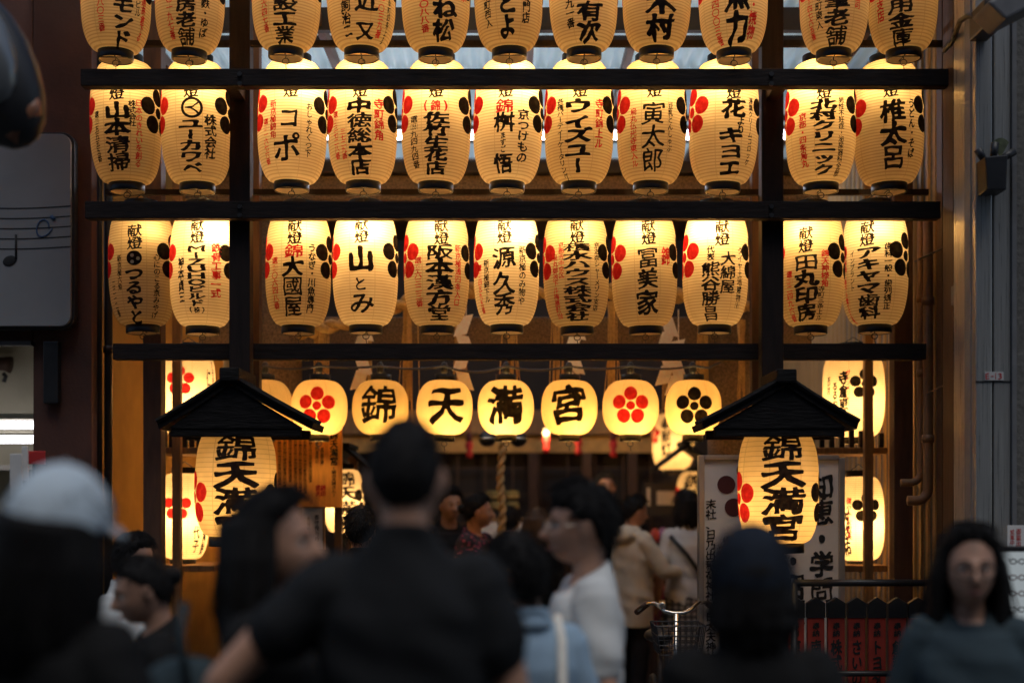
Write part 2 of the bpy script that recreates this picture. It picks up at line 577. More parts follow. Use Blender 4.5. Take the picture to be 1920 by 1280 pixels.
f = thing('wall_speaker', P(10, 680, 8.1), 'brown horn fitting on the cream shop wall', 'fitting')
MB().tube([P(-30, 682, 8.1), P(8, 682, 8.1), P(20, 684, 8.1)], [0.04, 0.04, 0.05]).build('barrel', 'brownwood', f, True)
MB().tube([P(6, 700, 8.1), P(11, 705, 8.1), P(7, 716, 8.1)], 0.012).build('bracket', 'blackmetal', f, True)
for i, (x0, x1, y0, y1, m, lab, D) in enumerate(((18, 40, 850, 940, 'boardwhite', 'pale price card standing behind the white cap', 5.6), (44, 84, 845, 870, 'signred', 'red shop card showing above the white cap', 5.7), (40, 52, 836, 900, 'boardwhite', 'narrow white card beside the red shop card', 5.65))):
    f = thing('shop_card', P((x0 + x1) / 2, y1, D), lab, 'card', 'cards at the shop front')
    MB().box(PX(x0, D), PX(x1, D), D, D + 0.012, PZ(y1, D), PZ(y0, D)).build('card', m, f, bevel=0.003)
    MB().tube([P((x0 + x1) / 2, y1, D + .02), (PX((x0 + x1) / 2, D), D + .02, 0)], 0.008).build('stand', 'blackmetal', f)

# ---- music sign on the brown wall
t = thing('wall_sign', P(60, 430, 7.1), 'grey rounded sign box with a music stave on the brown wall', 'sign')
def rrect(x0, x1, z0, z1, r, n=6):
    o = []
    for cx_, cz_, a0 in ((x1 - r, z0 + r, -90), (x1 - r, z1 - r, 0), (x0 + r, z1 - r, 90), (x0 + r, z0 + r, 180)):
        for k in range(n + 1):
            a = R(a0 + 90 * k / n); o.append((cx_ + r * math.cos(a), cz_ + r * math.sin(a)))
    return o
D = 7.1
sx0, sx1, sz0, sz1 = PX(-220, D), PX(134, D), PZ(612, D), PZ(252, D)
MB().prism(rrect(sx0 - .018, sx1 + .012, sz0 - .014, sz1 + .014, .065), D + .01, D + .07).build('case', 'blackmetal', t, bevel=.004)
MB().prism(rrect(sx0, sx1, sz0, sz1, .055), D - .012, D + .0095).build('face', 'lightbox', t, bevel=.004)
mb = MB()
for k in range(5):
    pts = [P(x, 384 + k * 19 + 7 * math.sin((x + 120) / 90), D - .013) for x in range(-215, 134, 6)]
    for a, b in zip(pts, pts[1:]):
        h = Vector((0, 0, .0032)); mb.add([a - h, b - h, b + h, a + h], [(0, 1, 2, 3)])
mb.build('stave_lines', 'signblack', t)
mb = MB()
mb.ell(P(18, 489, D - .014), (.036, .004, .026), rot=Matrix.Rotation(R(-20), 3, 'Y'))
mb.tube([P(30, 486, D - .014), P(30, 440, D - .014)], .006)
mb.build('note', 'signblack', t, True)
mb = MB()
mb.tube([P(78 + 14 * math.cos(a) + 9 * a / 6, 428 - 16 * math.sin(a * 1.1), D - .014) for a in [k * .3 for k in range(20)]], .004, 6)
mb.tube([P(96, 405, D - .014), P(102, 412, D - .014)], .009)
mb.build('treble_mark', mat('faded_blue_paint', (0.03, 0.07, 0.16), .6), t, True)

# ---- hanging street mirror close to the camera
t = thing('street_mirror', P(-40, 130, 4.6), 'blurred dark hooded street mirror at the top corner above the music sign', 'mirror')
c = P(-30, 120, 4.6)
rot = Matrix.Rotation(R(-28), 3, 'Y')
MB().ell(c, (.165, .10, .31), rot=rot).build('hood', 'blackmetal', t, True)
MB().ell(c + Vector((-.02, -.07, .045)), (.13, .06, .23), rot=rot).build('glass', mat('mirror_glass', (.22, .23, .235), .3, metal=.5), t, True)
MB().tube([P(20, 262, 4.58), P(62, 205, 4.58), P(66, 185, 4.58)], [.03, .035, .02]).build('reflector', mat('amber_reflector', (.25, .1, .05), .4), t, True)
MB().tube([c + Vector((-.05, .05, 0)), c + Vector((-.7, .3, .2))], .03).build('arm', 'blackmetal', t, True)

# ---- shrine side walls
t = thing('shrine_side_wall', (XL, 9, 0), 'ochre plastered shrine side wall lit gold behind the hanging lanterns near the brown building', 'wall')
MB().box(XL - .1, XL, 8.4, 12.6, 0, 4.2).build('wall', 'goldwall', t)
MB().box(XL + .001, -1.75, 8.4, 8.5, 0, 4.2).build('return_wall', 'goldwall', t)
XR = 2.165
t = thing('corrugated_side_wall', (XR, 9, 0), 'ochre ribbed siding wall beside the steel column', 'wall')
mb = MB()
y = 6.62; prof = []
while y < 12.6:
    prof += [(XR, y), (XR, y + .055), (XR - .016, y + .065), (XR - .016, y + .105), (XR, y + .115)]
    y += .12
vs = [(x, y, 0) for x, y in prof] + [(x, y, 4.6) for x, y in prof]
n = len(prof)
mb.add(vs, [(i, i + 1, n + i + 1, n + i) for i in range(n - 1)])
mb.box(XR + .02, XR + .12, 6.62, 12.6, 0, 4.6)
mb.build('siding', 'ochre', t)
mb = MB(); mb.box(XR - .045, XR - .018, 6.84, 6.93, 0, 4.6); mb.box(XR - .05, XR - .018, 6.62, 6.76, 0, 4.6); mb.build('corner_trim', 'brownwood', t, bevel=.004)

def pipe(name, lab, pts, r, m, bands=()):
    o = thing(name, Vector(pts[-1]), lab, 'pipe', 'pipes on the ochre wall' if m == 'copper' else None)
    MB().tube(pts, r, 14).build('pipe', m, o, True)
    for b in bands:
        MB().tube([Vector(b) - Vector((0, 0, .02)), Vector(b) + Vector((0, 0, .02))], r * 1.25, 14).build('clamp', m, o, True)
    return o
def bend(px, y0, y1, Y, sgn, rr=22, tail=16):
    pts = [P(px, y0, Y), P(px, (y0 + y1) / 2, Y)]
    for k in range(7):
        a = R(90 * k / 6)
        pts.append(P(px + sgn * rr * (1 - math.cos(a)), y1 + rr * math.sin(a) - rr, Y))
    pts.append(P(px + sgn * (rr + tail), y1, Y))
    return pts
pipe('drain_pipe', 'ochre pipe that elbows higher on the ribbed wall', bend(1727, 395, 905, 7.05, -1), .020, 'copper', [P(1727, 560, 7.05), P(1727, 700, 7.05)])
pipe('drain_pipe', 'thicker ochre pipe that elbows lower on the ribbed wall', bend(1740, 395, 938, 6.98, -1), .025, 'copper', [P(1740, 565, 6.98), P(1740, 822, 6.98)])
pipe('bamboo_pole', 'thin upright bamboo pole beside the dark shrine post', [P(1672, 690, 7.45), P(1675, 860, 7.45), P(1677, 1100, 7.45)], .010, 'wood', [P(1675, 810, 7.45)])
pipe('rain_pipe', 'black rain pipe down the edge of the brown building', [P(202, -40, 7.35), P(203, 640, 7.35), P(203, 1240, 7.35)], .022, 'blackmetal', [P(203, 655, 7.35), P(203, 250, 7.35)])
pipe('rain_pipe', 'second thinner black pipe beside the golden wall', [P(186, -40, 7.33), P(187, 1240, 7.33)], .014, 'blackmetal')

# ---- steel column and stone wall on the far side
t = thing('steel_column', (PX(1860, 6.0), 6.1, 0), 'brushed stainless steel street column carrying a small number plate', 'column')
Y = 6.0
MB().box(PX(1829, Y), PX(1860.5, Y), Y, Y + .3, 0, 5).build('panel', 'steel', t, bevel=.006)
MB().box(PX(1863.5, Y), PX(1895, Y), Y, Y + .3, 0, 5).build('panel', 'steel', t, bevel=.006)
MB().box(PX(1860.6, Y), PX(1863.4, Y), Y + .02, Y + .25, 0, 5).build('groove', 'blackmetal', t)
MB().box(PX(1829, Y), PX(1895, Y), Y - .003, Y - .0005, PZ(716.5, Y), PZ(714, Y)).build('joint', 'blackmetal', t)
pl = MB().box(PX(1846, Y), PX(1881, Y), Y - .006, Y - .001, PZ(713, Y), PZ(697, Y)).build('number_plate', mat('plate_white', (.5, .49, .48), .5), t)
mb = MB()
for ch, x in zip('E-13', (1851.5, 1859.5, 1867, 1875)):
    if ch == '-': mb.box(PX(x - 2.5, Y), PX(x + 2.5, Y), Y - .0075, Y - .0065, PZ(706, Y), PZ(704.6, Y)); continue
    v, fs = glyph(ch, .012, 26)
    mb.add([P(x + a * 8, 705 - b * 12.5, Y - .0075) for a, b in v], fs)
ob = mb.build('lettering', 'signred', t, fix=False); attach(ob, pl)
t = thing('stone_pier', (PX(1812, 6.3), 6.3, 0), 'pale stone strip between the ochre wall and steel column', 'pier')
MB().box(PX(1819, 6.05), PX(1828.5, 6.05), 6.05, 6.13, 0, 5).build('pier', 'palestone', t, bevel=.004)
MB().box(PX(1800, 6.3), PX(1818.5, 6.3), 6.4, 6.55, 0, 5).build('side_strip', 'brownwood', t)
t = thing('stone_building', (3, 6, 0), 'rough grey stone building wall past the steel column', 'building')
MB().box(PX(1896, 6), 5.5, 6.02, 9, 0, 8).build('wall', 'stone', t)
MB().box(PX(1896, 6) - .0, PX(1904, 6), 5.985, 6.015, 0, 5.2).build('edge_strip', 'greymetal', t)

# ---- torii gate of granite
t = thing('stone_gate', (0, 8.2, 0), 'speckled granite shrine gate behind the hanging lanterns', 'gate')
for px in (522, 1372):
    x = PX(px, 8.2)
    MB().lathe([(.155, 0), (.15, 1), (.138, 2.4), (.132, 3.4)], (x, 8.2, 0), 32, True, True).build('pillar', 'granite', t, True)
MB().box(PX(380, 8.2), PX(1515, 8.2), 8.09, 8.31, PZ(660, 8.2), PZ(598, 8.2)).build('tie_beam', 'granite', t, bevel=.01)
MB().box(PX(360, 8.2), PX(1540, 8.2), 8.02, 8.38, PZ(388, 8.2), PZ(342, 8.2)).build('lintel', 'granite', t, bevel=.01)
MB().box(PX(330, 8.2), PX(1565, 8.2), 7.98, 8.42, PZ(341.4, 8.2), PZ(318, 8.2)).build('cap_beam', 'darkwood', t, bevel=.01)

# ---- corrugated canopy roof
t = thing('corrugated_canopy', (0, 9, 4.25), 'translucent corrugated canopy roof above the lantern rack', 'roof')
ZR = 4.22
y0s = [6.55, 7.93, 9.05, 10.1, 11.3]
mb = MB()
xs = np.arange(-2.5, 2.5, .0095)
zz = ZR + .014 * np.sin(xs / .076 * 2 * math.pi)
n = len(xs)
mb.add([(x, 6.45, z) for x, z in zip(xs, zz)] + [(x, 11.3, z + .05) for x, z in zip(xs, zz)], [(i, i + 1, n + i + 1, n + i) for i in range(n - 1)])
mb.build('sheet', 'roofing', t, True)
for yy, h in ((6.62, .04), (7.3, .12), (7.74, .035), (8.5, .05), (9.33, .03), (9.9, .03)):
    MB().box(-2.4, 2.5, yy, yy + .05, ZR - .02 - h, ZR - .02).build('purlin', 'darkwood', t)
for x in (-2.0, -1.02, .1, .66, 1.3, 1.9):
    MB().box(x - .02, x + .02, 6.5, 10.9, ZR - .12, ZR - .055).build('rafter', 'brownwood', t)
f = thing('ceiling_lamp', (0, 9.0, 3.9), 'long white fluorescent strip lamp under the corrugated canopy', 'lamp')
Y = 8.9
mb = MB()
MB().box(PX(470, Y), PX(1500, Y), Y - .04, Y + .04, PZ(247, Y), PZ(238, Y)).build('housing', 'greymetal', f)
MB().tube([P(474, 255, Y), P(1496, 255, Y)], .021, 12).build('tube', 'tube', f, True)
for px in (600, 1350):
    MB().tube([P(px, 240, Y), (PX(px, Y), Y, ZR - .1)], .006).build('hanger', 'blackmetal', f)

# ---- inner shrine hall
t = thing('shrine_hall', (0, 12.6, 0), 'dark timber shrine hall at the end of the passage', 'building')
Y = 12.4
MB().box(-2.6, 2.3, 12.6, 12.7, 0, 4.3).build('back_wall', 'darkwood', t)
MB().box(-2.44, 2.16, 10.5, 12.59, PZ(352, 10.5), ZR - .02).build('eave', 'brownwood', t, bevel=.01)
MB().box(PX(640, Y), PX(1240, Y), Y - .1, Y, PZ(815, Y), PZ(770, Y)).build('beam', 'wood', t, bevel=.008)
MB().box(PX(640, Y), PX(1240, Y), Y - .02, Y + .02, PZ(848, Y), PZ(818, Y)).build('valance', mat('golden_cloth', (.60, .36, .12), .8, .2, 14), t)
for px in (560, 660, 1000, 1100, 1185, 1290): MB().box(PX(px - 9, Y), PX(px + 9, Y), Y - .06, Y + .04, 0, PZ(848, Y) - .002).build('column', 'brownwood', t, bevel=.006)
mb = MB()
for py in (876, 925, 980): mb.box(PX(640, Y), PX(1240, Y), Y + .06, Y + .08, PZ(py + 2, Y), PZ(py, Y))
for px in range(700, 1240, 52): mb.box(PX(px, Y), PX(px + 3, Y), Y + .05, Y + .085, 0, PZ(850, Y))
mb.build('lattice_door', 'brownwood', t)
MB().box(-1.4, 1.4, 11.4, 12.3, .031, .35).build('step', 'brownwood', t, bevel=.01)
# ================================================================== timber lantern rack
t = thing('lantern_rack', (0, 6.7, 0), 'dark stained timber rack of three beams and posts that carries the lantern rows', 'rack')
for (x0, x1, y0, y1, Y) in ((155, 1797, 133, 165, 6.50), (163, 1760, 380, 412, 6.70), (215, 1733, 645, 675, 6.90)):
    MB().box(PX(x0, Y), PX(x1, Y), Y - .035, Y + .035, PZ(y1, Y), PZ(y0, Y)).build('beam', 'beam', t, bevel=.004)
for x0, x1 in ((431, 470), (1427, 1468)):
    MB().box(PX(x0, 6.76), PX(x1, 6.76), 6.742, 6.832, 0, 4.6).build('post', 'post', t, bevel=.004)
for x0, x1 in ((471, 486), (1410, 1424)):
    MB().box(PX(x0, 7.3), PX(x1, 7.3), 7.3, 7.38, 0, 4.2).build('rear_post', 'brownwood', t, bevel=.004)
for x0, x1 in ((268, 302), (1677, 1712)):
    MB().box(PX(x0, 7.2), PX(x1, 7.2), 7.2, 7.3, 0, 4.2).build('side_post', 'brownwood', t, bevel=.004)
for Y, py in ((6.50, -158), (6.76, 88), (7.0, 366)):
    z = PZ(py, Y)
    MB().box(-2.05, 2.1, Y - .014, Y + .014, z, z + .028).build('hanger_rail', 'post', t)
bt = MB()
for px in (431, 1427):
    for py, Yq in ((140, 6.465), (158, 6.465), (388, 6.665), (404, 6.665), (652, 6.865), (668, 6.865)):
        c_ = P(px + 19, py, Yq); bt.tube([c_ + Vector((0, -.012, 0)), c_ + Vector((0, .004, 0))], .011, 8)
bt.build('bolts', 'blackmetal', t)
for px in (431, 1427):
    x = PX(px + 19, 6.76)
    for Y, py in ((6.5, 149),):
        MB().box(x - .03, x + .03, Y + .036, 6.741, PZ(py + 12, Y), PZ(py - 10, Y)).build('bracket', 'post', t)
MB().box(PX(449, 6.87) - .03, PX(449, 6.87) + .03, 6.833, 6.864, PZ(672, 6.9), PZ(650, 6.9)).build('bracket', 'post', t)

# ================================================================== lanterns
def body_profile(Rr, H, e=.50, p=3.0, q=.52, n=44):
    out = []
    for i in range(n + 1):
        tt = i / n
        u = abs(2 * tt - 1)
        out.append((Rr * (e + (1 - e) * max(0, 1 - u ** p) ** q), H * tt))
    return out


tiltr = random.Random(5)
class Lantern:
    def __init__(s, name, cx, ytop, ybot, D, wpx, label, group, cat='lantern', e=.50, p=3.0, q=.52, paper='paper', ring=.038, nseg=56):
        s.cx, s.D = cx, D
        s.R = wpx / 2 / FPX * D
        s.wpx = wpx / 2
        s.x = PX(cx, D)
        s.z0, s.z1 = PZ(ybot, D), PZ(ytop, D)
        s.H = s.z1 - s.z0
        s.va = math.atan((cx - CX) / FPX)
        s.prof = body_profile(s.R, s.H, e, p, q)
        s.root = thing(name, (s.x, D, s.z0), label, cat, group)
        n = nseg
        vs, fs, uvs = [], [], []
        m = len(s.prof)
        for r, z in s.prof:
            for k in range(n):
                a = 2 * math.pi * k / n
                w_ = r * (1 + .006 * math.sin(3 * a + cx) * math.sin(9 * z + cx) + .004 * math.sin(7 * a + 23 * z + cx))
                vs.append((s.x + w_ * math.sin(a), D - w_ * math.cos(a), s.z0 + z))
        for i in range(m - 1):
            for k in range(n):
                k2 = (k + 1) % n
                fs.append((i * n + k, i * n + k2, (i + 1) * n + k2, (i + 1) * n + k))
                uvs += [(k / n, s.prof[i][1] / s.H), ((k + 1) / n, s.prof[i][1] / s.H), ((k + 1) / n, s.prof[i + 1][1] / s.H), (k / n, s.prof[i + 1][1] / s.H)]
        me = bpy.data.meshes.new('paper_shade')
        me.from_pydata(vs, [], fs)
        ul = me.uv_layers.new(name='UVMap')
        ul.data.foreach_set('uv', [c for u in uvs for c in u])
        s.shade = link('paper_shade', me, paper, s.root, True)
        rr = s.R * e * .985
        s.rr, s.ring = rr, ring
        for nm, za, zb in (('base_ring', s.z0 - ring, s.z0 + .004), ('top_ring', s.z1 - .004, s.z1 + ring * .9)):
            mb = MB()
            mb.lathe([(rr - .004, za), (rr + .002, za), (rr + .003, za + .004), (rr + .003, zb), (rr - .004, zb)], (s.x, D, 0), 40)
            o = mb.build(nm, 'lacquer', s.root, True)
            MB().lathe([(rr - .0045, za + .003), (rr - .0045, zb)], (s.x, D, 0), 40).build('lining', 'lining', o, True)
        mb = MB()
        mb.tube([(s.x - rr + .004, D, s.z0 - ring * .6), (s.x + rr - .004, D, s.z0 - ring * .6)], .003, 6)
        mb.tube([(s.x, D - rr + .004, s.z0 - ring * .6), (s.x, D + rr - .004, s.z0 - ring * .6)], .003, 6)
        mb.tube([(s.x + .016 * math.cos(a), D, s.z0 - ring - .014 + .014 * math.sin(a)) for a in [k * .5 for k in range(14)]], .0022, 6)
        mb.tube([(s.x, D, s.z0 - ring * .6), (s.x, D, s.z0 - ring - .002)], .0025, 6)
        mb.tube([(s.x, D, s.z0 - ring - .028), (s.x + .004, D, s.z0 - ring - .055)], .002, 6)
        mb.build('hook', 'wire', s.root, True)
        mb = MB()
        mb.tube([(s.x - rr + .004, D, s.z1 + ring * .5), (s.x, D, s.z1 + ring + .03), (s.x + rr - .004, D, s.z1 + ring * .5)], .003, 6)
        mb.build('bail', 'wire', s.root, True)
        s.black, s.red = MB(), MB()
    def radius(s, z):
        zz = min(max(z - s.z0, 0), s.H)
        i = min(int(zz / s.H * (len(s.prof) - 1)), len(s.prof) - 2)
        a, b = s.prof[i], s.prof[i + 1]
        k = (zz - a[1]) / max(b[1] - a[1], 1e-9)
        return a[0] + (b[0] - a[0]) * k
    def at(s, th, z, eps=.0025):
        r = s.radius(z) + eps
        return (s.x + r * math.sin(th), s.D - r * math.cos(th), z)
    def put(s, xcol):
        ph = math.asin(max(-.985, min(.985, (xcol - s.cx) / s.wpx)))
        dd = s.D - s.R * math.cos(ph) * .93
        return lambda dx, y: s.at(ph - s.va + dx / s.wpx, PZ(y, dd))
    def write(s, str_, x, y0, y1, wd, red=False, off=.02, res=None):
        if res is None: res = 40 if wd > 24 else (30 if wd > 15 else 24)
        mb = MB()
        column(mb, str_, x, y0, y1, wd, off, res, s.put(x))
        if mb.v: mb.build('red_lettering' if red else 'lettering', 'red_ink' if red else 'black_ink', s.root, fix=False)
    def crest(s, ang, zc, rad, red):
        """plum crest: five petals round a centre, centred at apparent angle ang (radians) and height zc"""
        mb = MB()
        for dx, dy, rr in PLUM:
            disc(mb, rad * rr, lambda a, b, dx=dx, dy=dy: s.at(ang - s.va + (dx * rad + a) / s.R, zc + dy * rad + b, .0022))
        mb.build('plum_crest', 'red_ink' if red else 'black_ink', s.root, fix=False)
    def finish(s, power, hot=.72, hx=0.0, hy=-.085, col=(1.0, .68, .315)):
        if s.black.v: s.black.build('emblem', 'black_ink', s.root, fix=False)
        if s.red.v: s.red.build('red_lettering', 'red_ink', s.root, fix=False)
        s.root.rotation_euler = (R(tiltr.uniform(-.9, .9)), R(tiltr.uniform(-1.1, 1.1)), 0)
        if power:
            l = bpy.data.lights.new('lantern_bulb', 'POINT')
            l.energy = power
            l.color = col
            l.shadow_soft_size = .03
            o = bpy.data.objects.new('lantern_bulb', l)
            COL.objects.link(o)
            o.location = (s.x + hx * s.R, s.D + hy, s.z0 + hot * s.H)
            attach(o, s.root)


POW = 5.5
POS = ['nearest the brown wall', 'second from the brown wall', 'third from the brown wall', 'fourth from the brown wall', 'fifth from the brown wall', 'in the middle of the row',
       'fifth from the steel column', 'fourth from the steel column', 'third from the steel column', 'second from the steel column', 'nearest the steel column']
B, T, S = .046, .030, .018      # bold, thin and small brush weights
# (centre column, bulb strength, bulb side shift, header column, look, [(text, x, y0, y1, width, red, weight)])
ROW1 = [
 (217, .62, .1, 'amber, bold katakana', [('モンド', 230, -6, 82, 42, 0, B), ('七八〇三番', 189, -14, 59, 15, 1, S), ('ビル', 256, -2, 28, 13, 0, S), ('錦通高倉下る', 266, -24, 72, 13, 1, S)]),
 (355, .66, 0, 'thin kana beside kanji', [('房老舗', 348, -6, 78, 40, 0, B), ('麩・ゆば', 383, -4, 66, 18, 0, T), ('[(221)]〇一九七番', 318, -22, 73, 15, 1, S)]),
 (536, .9, .0, 'stacked bold kanji', [('設工業', 533, -6, 74, 48, 0, B), ('五六四七番', 495, -10, 61, 14, 1, S)]),
 (678, 1.0, .0, 'thin two character name', [('近', 687, -18, 22, 46, 0, T), ('又', 686, 40, 70, 44, 0, T), ('飼治二', 648, 3, 68, 21, 0, T), ('[(221)]一〇三九番', 715, -22, 69, 15, 1, S), ('御幸町四条上る', 729, -14, 80, 10, 0, S)]),
 (817, .9, .05, 'bold hiragana over kanji', [('ね松', 834, -4, 72, 48, 0, B), ('〇〇八八番', 795, -12, 59, 19, 1, T), ('京', 868, -14, 4, 16, 1, S)]),
 (955, .85, 0, 'two black hiragana', [('とよ', 951, -14, 66, 38, 0, B), ('専門店', 988, -16, 44, 18, 0, T), ('幸町西入', 915, -14, 51, 16, 0, T)]),
 (1095, .85, 0, 'two kanji and thin numerals', [('有次', 1107, 4, 74, 52, 0, B), ('〇九一番', 1069, -18, 51, 18, 0, T)]),
 (1231, .85, .05, 'two big kanji only', [('木村', 1240, -16, 70, 60, 0, B)]),
 (1376, .8, 0, 'red numerals, broad final stroke', [('魚力', 1384, -34, 76, 50, 0, B), ('・焼物', 1413, 0, 73, 19, 1, T), ('[(221)]四〇〇三番', 1343, -16, 79, 17, 1, S)]),
 (1563, .66, -.1, 'black and red side columns', [('筆老舗', 1569, -12, 78, 50, 0, B), ('寺町東入', 1535, -14, 54, 15, 0, S), ('[(351)]四七六五番', 1519, -4, 71, 14, 1, S), ('寿司', 1605, -14, 21, 14, 1, S)]),
 (1694, .62, -.1, 'amber, red pair of characters', [('用金庫', 1690, -4, 77, 50, 0, B), ('支店', 1653, -4, 37, 17, 1, T)]),
]
ROW2 = [
 (238, .55, .15, 'four kanji, crowded sides', [('献燈', 222, 140, 189, 28, 0, T), ('山本清掃', 222, 193, 318, 48, 0, B), ('株式会社', 249, 188, 237, 14, 0, T), ('日本のきれいを創る', 261, 186, 311, 14, 1, S), ('電[(223)]五五五五番', 187, 212, 306, 13, 0, S)]),
 (370, .85, .2, 'circled mark', [('献燈', 361, 136, 184, 28, 0, T), ('ユーカワベ', 359, 223, 323, 46, 0, B), ('株式会社', 395, 215, 297, 24, 0, T)]),
 (547, 1.35, .25, 'two widely spaced katakana', [('献燈', 543, 136, 184, 28, 0, T), ('コ', 540, 202, 242, 40, 0, .02), ('ポ', 536, 252, 304, 56, 0, .02), ('おしゃれくつ下', 577, 192, 294, 14, 0, S), ('新京極錦角', 512, 190, 263, 14, 1, S), ('電[(221)]一六七六番', 499, 226, 311, 13, 1, S)]),
 (681, 1.1, .0, 'five bold kanji', [('献燈', 677, 136, 184, 28, 0, T), ('中徳総本店', 675, 186, 324, 47, 0, B), ('寺町錦角', 711, 186, 264, 21, 1, T), ('電[(221)]三七二八番', 632, 211, 300, 14, 1, S), ('三七二九番', 645, 243, 299, 13, 1, S)]),
 (817, .95, .0, 'red bracketed kanji', [('献燈', 816, 136, 184, 28, 0, T), ('[(錦)]', 815, 187, 211, 48, 1, T), ('佐竹生花店', 817, 210, 323, 48, 0, B), ('電[(255)]九四九四番', 776, 219, 315, 18, 0, S)]),
 (951, 1.4, .15, 'red kanji topmost', [('献燈', 946, 136, 184, 28, 0, T), ('錦', 944, 187, 213, 34, 1, B), ('桝', 944, 212, 248, 40, 0, .045), ('ますご', 942, 249, 287, 11, 0, T), ('悟', 942, 288, 322, 42, 0, B), ('京つけもの', 979, 206, 305, 24, 0, T)]),
 (1085, 1.2, -.1, 'four bold katakana', [('献燈', 1087, 136, 184, 28, 0, T), ('ウィズユー', 1083, 186, 322, 54, 0, B), ('寺町錦上ル', 1122, 187, 279, 18, 1, T), ('各種パーティーケータリング', 1051, 186, 334, 15, 0, S)]),
 (1220, .9, .0, 'squarish three kanji', [('献燈', 1225, 136, 184, 28, 0, T), ('寅太郎', 1223, 192, 321, 46, 0, .012), ('烏丸仏光寺東入ル', 1187, 204, 313, 15, 1, S), ('豆乳とんしゃぶ', 1254, 194, 286, 11, 0, S)]),
 (1355, .95, -.15, 'red petals turned forward', [('献燈', 1373, 138, 187, 28, 0, T), ('花', 1373, 187, 222, 48, 0, B), ('より', 1386, 221, 253, 17, 0, T), ('キヨエ', 1370, 240, 327, 50, 0, B), ('湯葉クリームコロッケ', 1403, 186, 311, 12, 0, S)]),
 (1539, 1.2, -.15, 'kanji above long katakana', [('献燈', 1546, 138, 186, 28, 0, T), ('北村クリニック', 1545, 186, 325, 48, 0, B), ('男性不妊症・泌尿器科全般', 1576, 185, 329, 13, 0, S), ('京都・四条烏丸', 1507, 211, 311, 16, 1, T)]),
 (1667, .6, -.2, 'dim amber, three kanji', [('献燈', 1673, 136, 183, 28, 0, T), ('椎太呂', 1676, 187, 315, 48, 0, B), ('うどん・そば', 1708, 189, 299, 15, 0, T)]),
]
ROW3 = [
 (268, .33, .3, 'dim, round black emblem', [('献燈', 255, 421, 469, 28, 0, T), ('つるやと', 253, 501, 606, 34, 0, B), ('心にのこる京みやげ', 294, 476, 596, 14, 0, S), ('新京極六角', 228, 480, 546, 10, 0, S), ('二二一二番', 217, 528, 594, 11, 0, S)]),
 (380, 1.25, .35, 'latin letters stacked', [('献燈', 369, 410, 457, 26, 0, T), ('MIZUHOビルド[(株)]', 368, 461, 587, 34, 0, B), ('鉄骨工事一式', 404, 456, 558, 21, 1, T), ('神本貞三', 341, 484, 569, 14, 0, T)]),
 (559, .75, .2, 'red kanji over three black', [('献燈', 551, 411, 459, 28, 0, T), ('錦', 550, 459, 484, 36, 1, B), ('大國屋', 548, 482, 592, 40, 0, B), ('うなぎ・川魚専門', 583, 457, 586, 16, 0, T), ('電[(221)]〇六四八番', 516, 484, 581, 16, 1, S)]),
 (686, 1.35, .05, 'sparse plain brush writing', [('献燈', 679, 409, 456, 27, 0, T), ('山', 677, 463, 510, 50, 0, B), ('と', 676, 519, 546, 26, 0, .02), ('み', 678, 547, 587, 54, 0, .02)]),
 (819, .85, .0, 'five heavy kanji', [('献燈', 828, 411, 459, 28, 0, T), ('阪本漢方堂', 825, 458, 599, 52, 0, B), ('新京極通四条入口', 858, 459, 573, 15, 1, S), ('電[(221)]六三二三番', 785, 482, 575, 17, 1, S)]),
 (950, 1.35, .15, 'three free brushed kanji', [('献燈', 946, 410, 457, 28, 0, T), ('源', 945, 463, 504, 44, 0, .02), ('久', 945, 510, 552, 44, 0, .02), ('秀', 945, 549, 589, 44, 0, .02), ('新京極のみ物や', 979, 462, 572, 15, 0, S), ('新京極錦下ル', 913, 487, 568, 13, 0, S), ('電[(221)]四五九五番', 901, 497, 588, 12, 1, S)]),
 (1082, .72, .0, 'nine squat dense characters', [('献燈', 1085, 410, 457, 28, 0, T), ('積水ハウス株式会社', 1084, 456, 599, 54, 0, B), ('京滋奈シャーメゾン支店', 1120, 456, 583, 13, 0, S), ('京都市中京区', 1055, 454, 521, 12, 1, S), ('烏丸御池下ル梅屋町[358]', 1044, 477, 597, 13, 1, S)]),
 (1210, .8, -.1, 'loose cursive, small red kanji', [('献燈', 1219, 411, 459, 28, 0, T), ('冨', 1217, 464, 502, 42, 0, .022), ('美', 1216, 503, 541, 40, 0, .022), ('家', 1215, 543, 589, 46, 0, .026), ('錦', 1249, 464, 499, 21, 1, T)]),
 (1340, 1.3, -.25, 'two staggered name columns', [('献燈', 1352, 413, 461, 28, 0, T), ('大綿屋', 1363, 472, 550, 31, 0, .026), ('熊谷勝昌', 1331, 491, 599, 36, 0, .028), ('代表', 1331, 461, 489, 15, 0, T), ('タイヤ土地建物[(有)]', 1384, 464, 580, 13, 0, S)]),
 (1520, .8, -.25, 'cut off by the post', [('献燈', 1510, 425, 474, 27, 0, T), ('田丸印房', 1511, 477, 599, 46, 0, B), ('錦天神様角', 1545, 470, 539, 16, 1, T), ('寺町三条上ル', 1539, 538, 600, 14, 0, S), ('電[(221)]二四九六番', 1481, 508, 602, 15, 1, S)]),
 (1640, .7, -.1, 'six characters, four katakana', [('献燈', 1626, 413, 461, 28, 0, T), ('アキヤマ歯科', 1628, 462, 596, 46, 0, B), ('歯科一般・歯列矯正', 1664, 456, 580, 16, 0, T), ('インプラント', 1600, 469, 545, 11, 0, S), ('新京極通三条下ル電三三番', 1588, 462, 605, 10, 1, S)]),
]
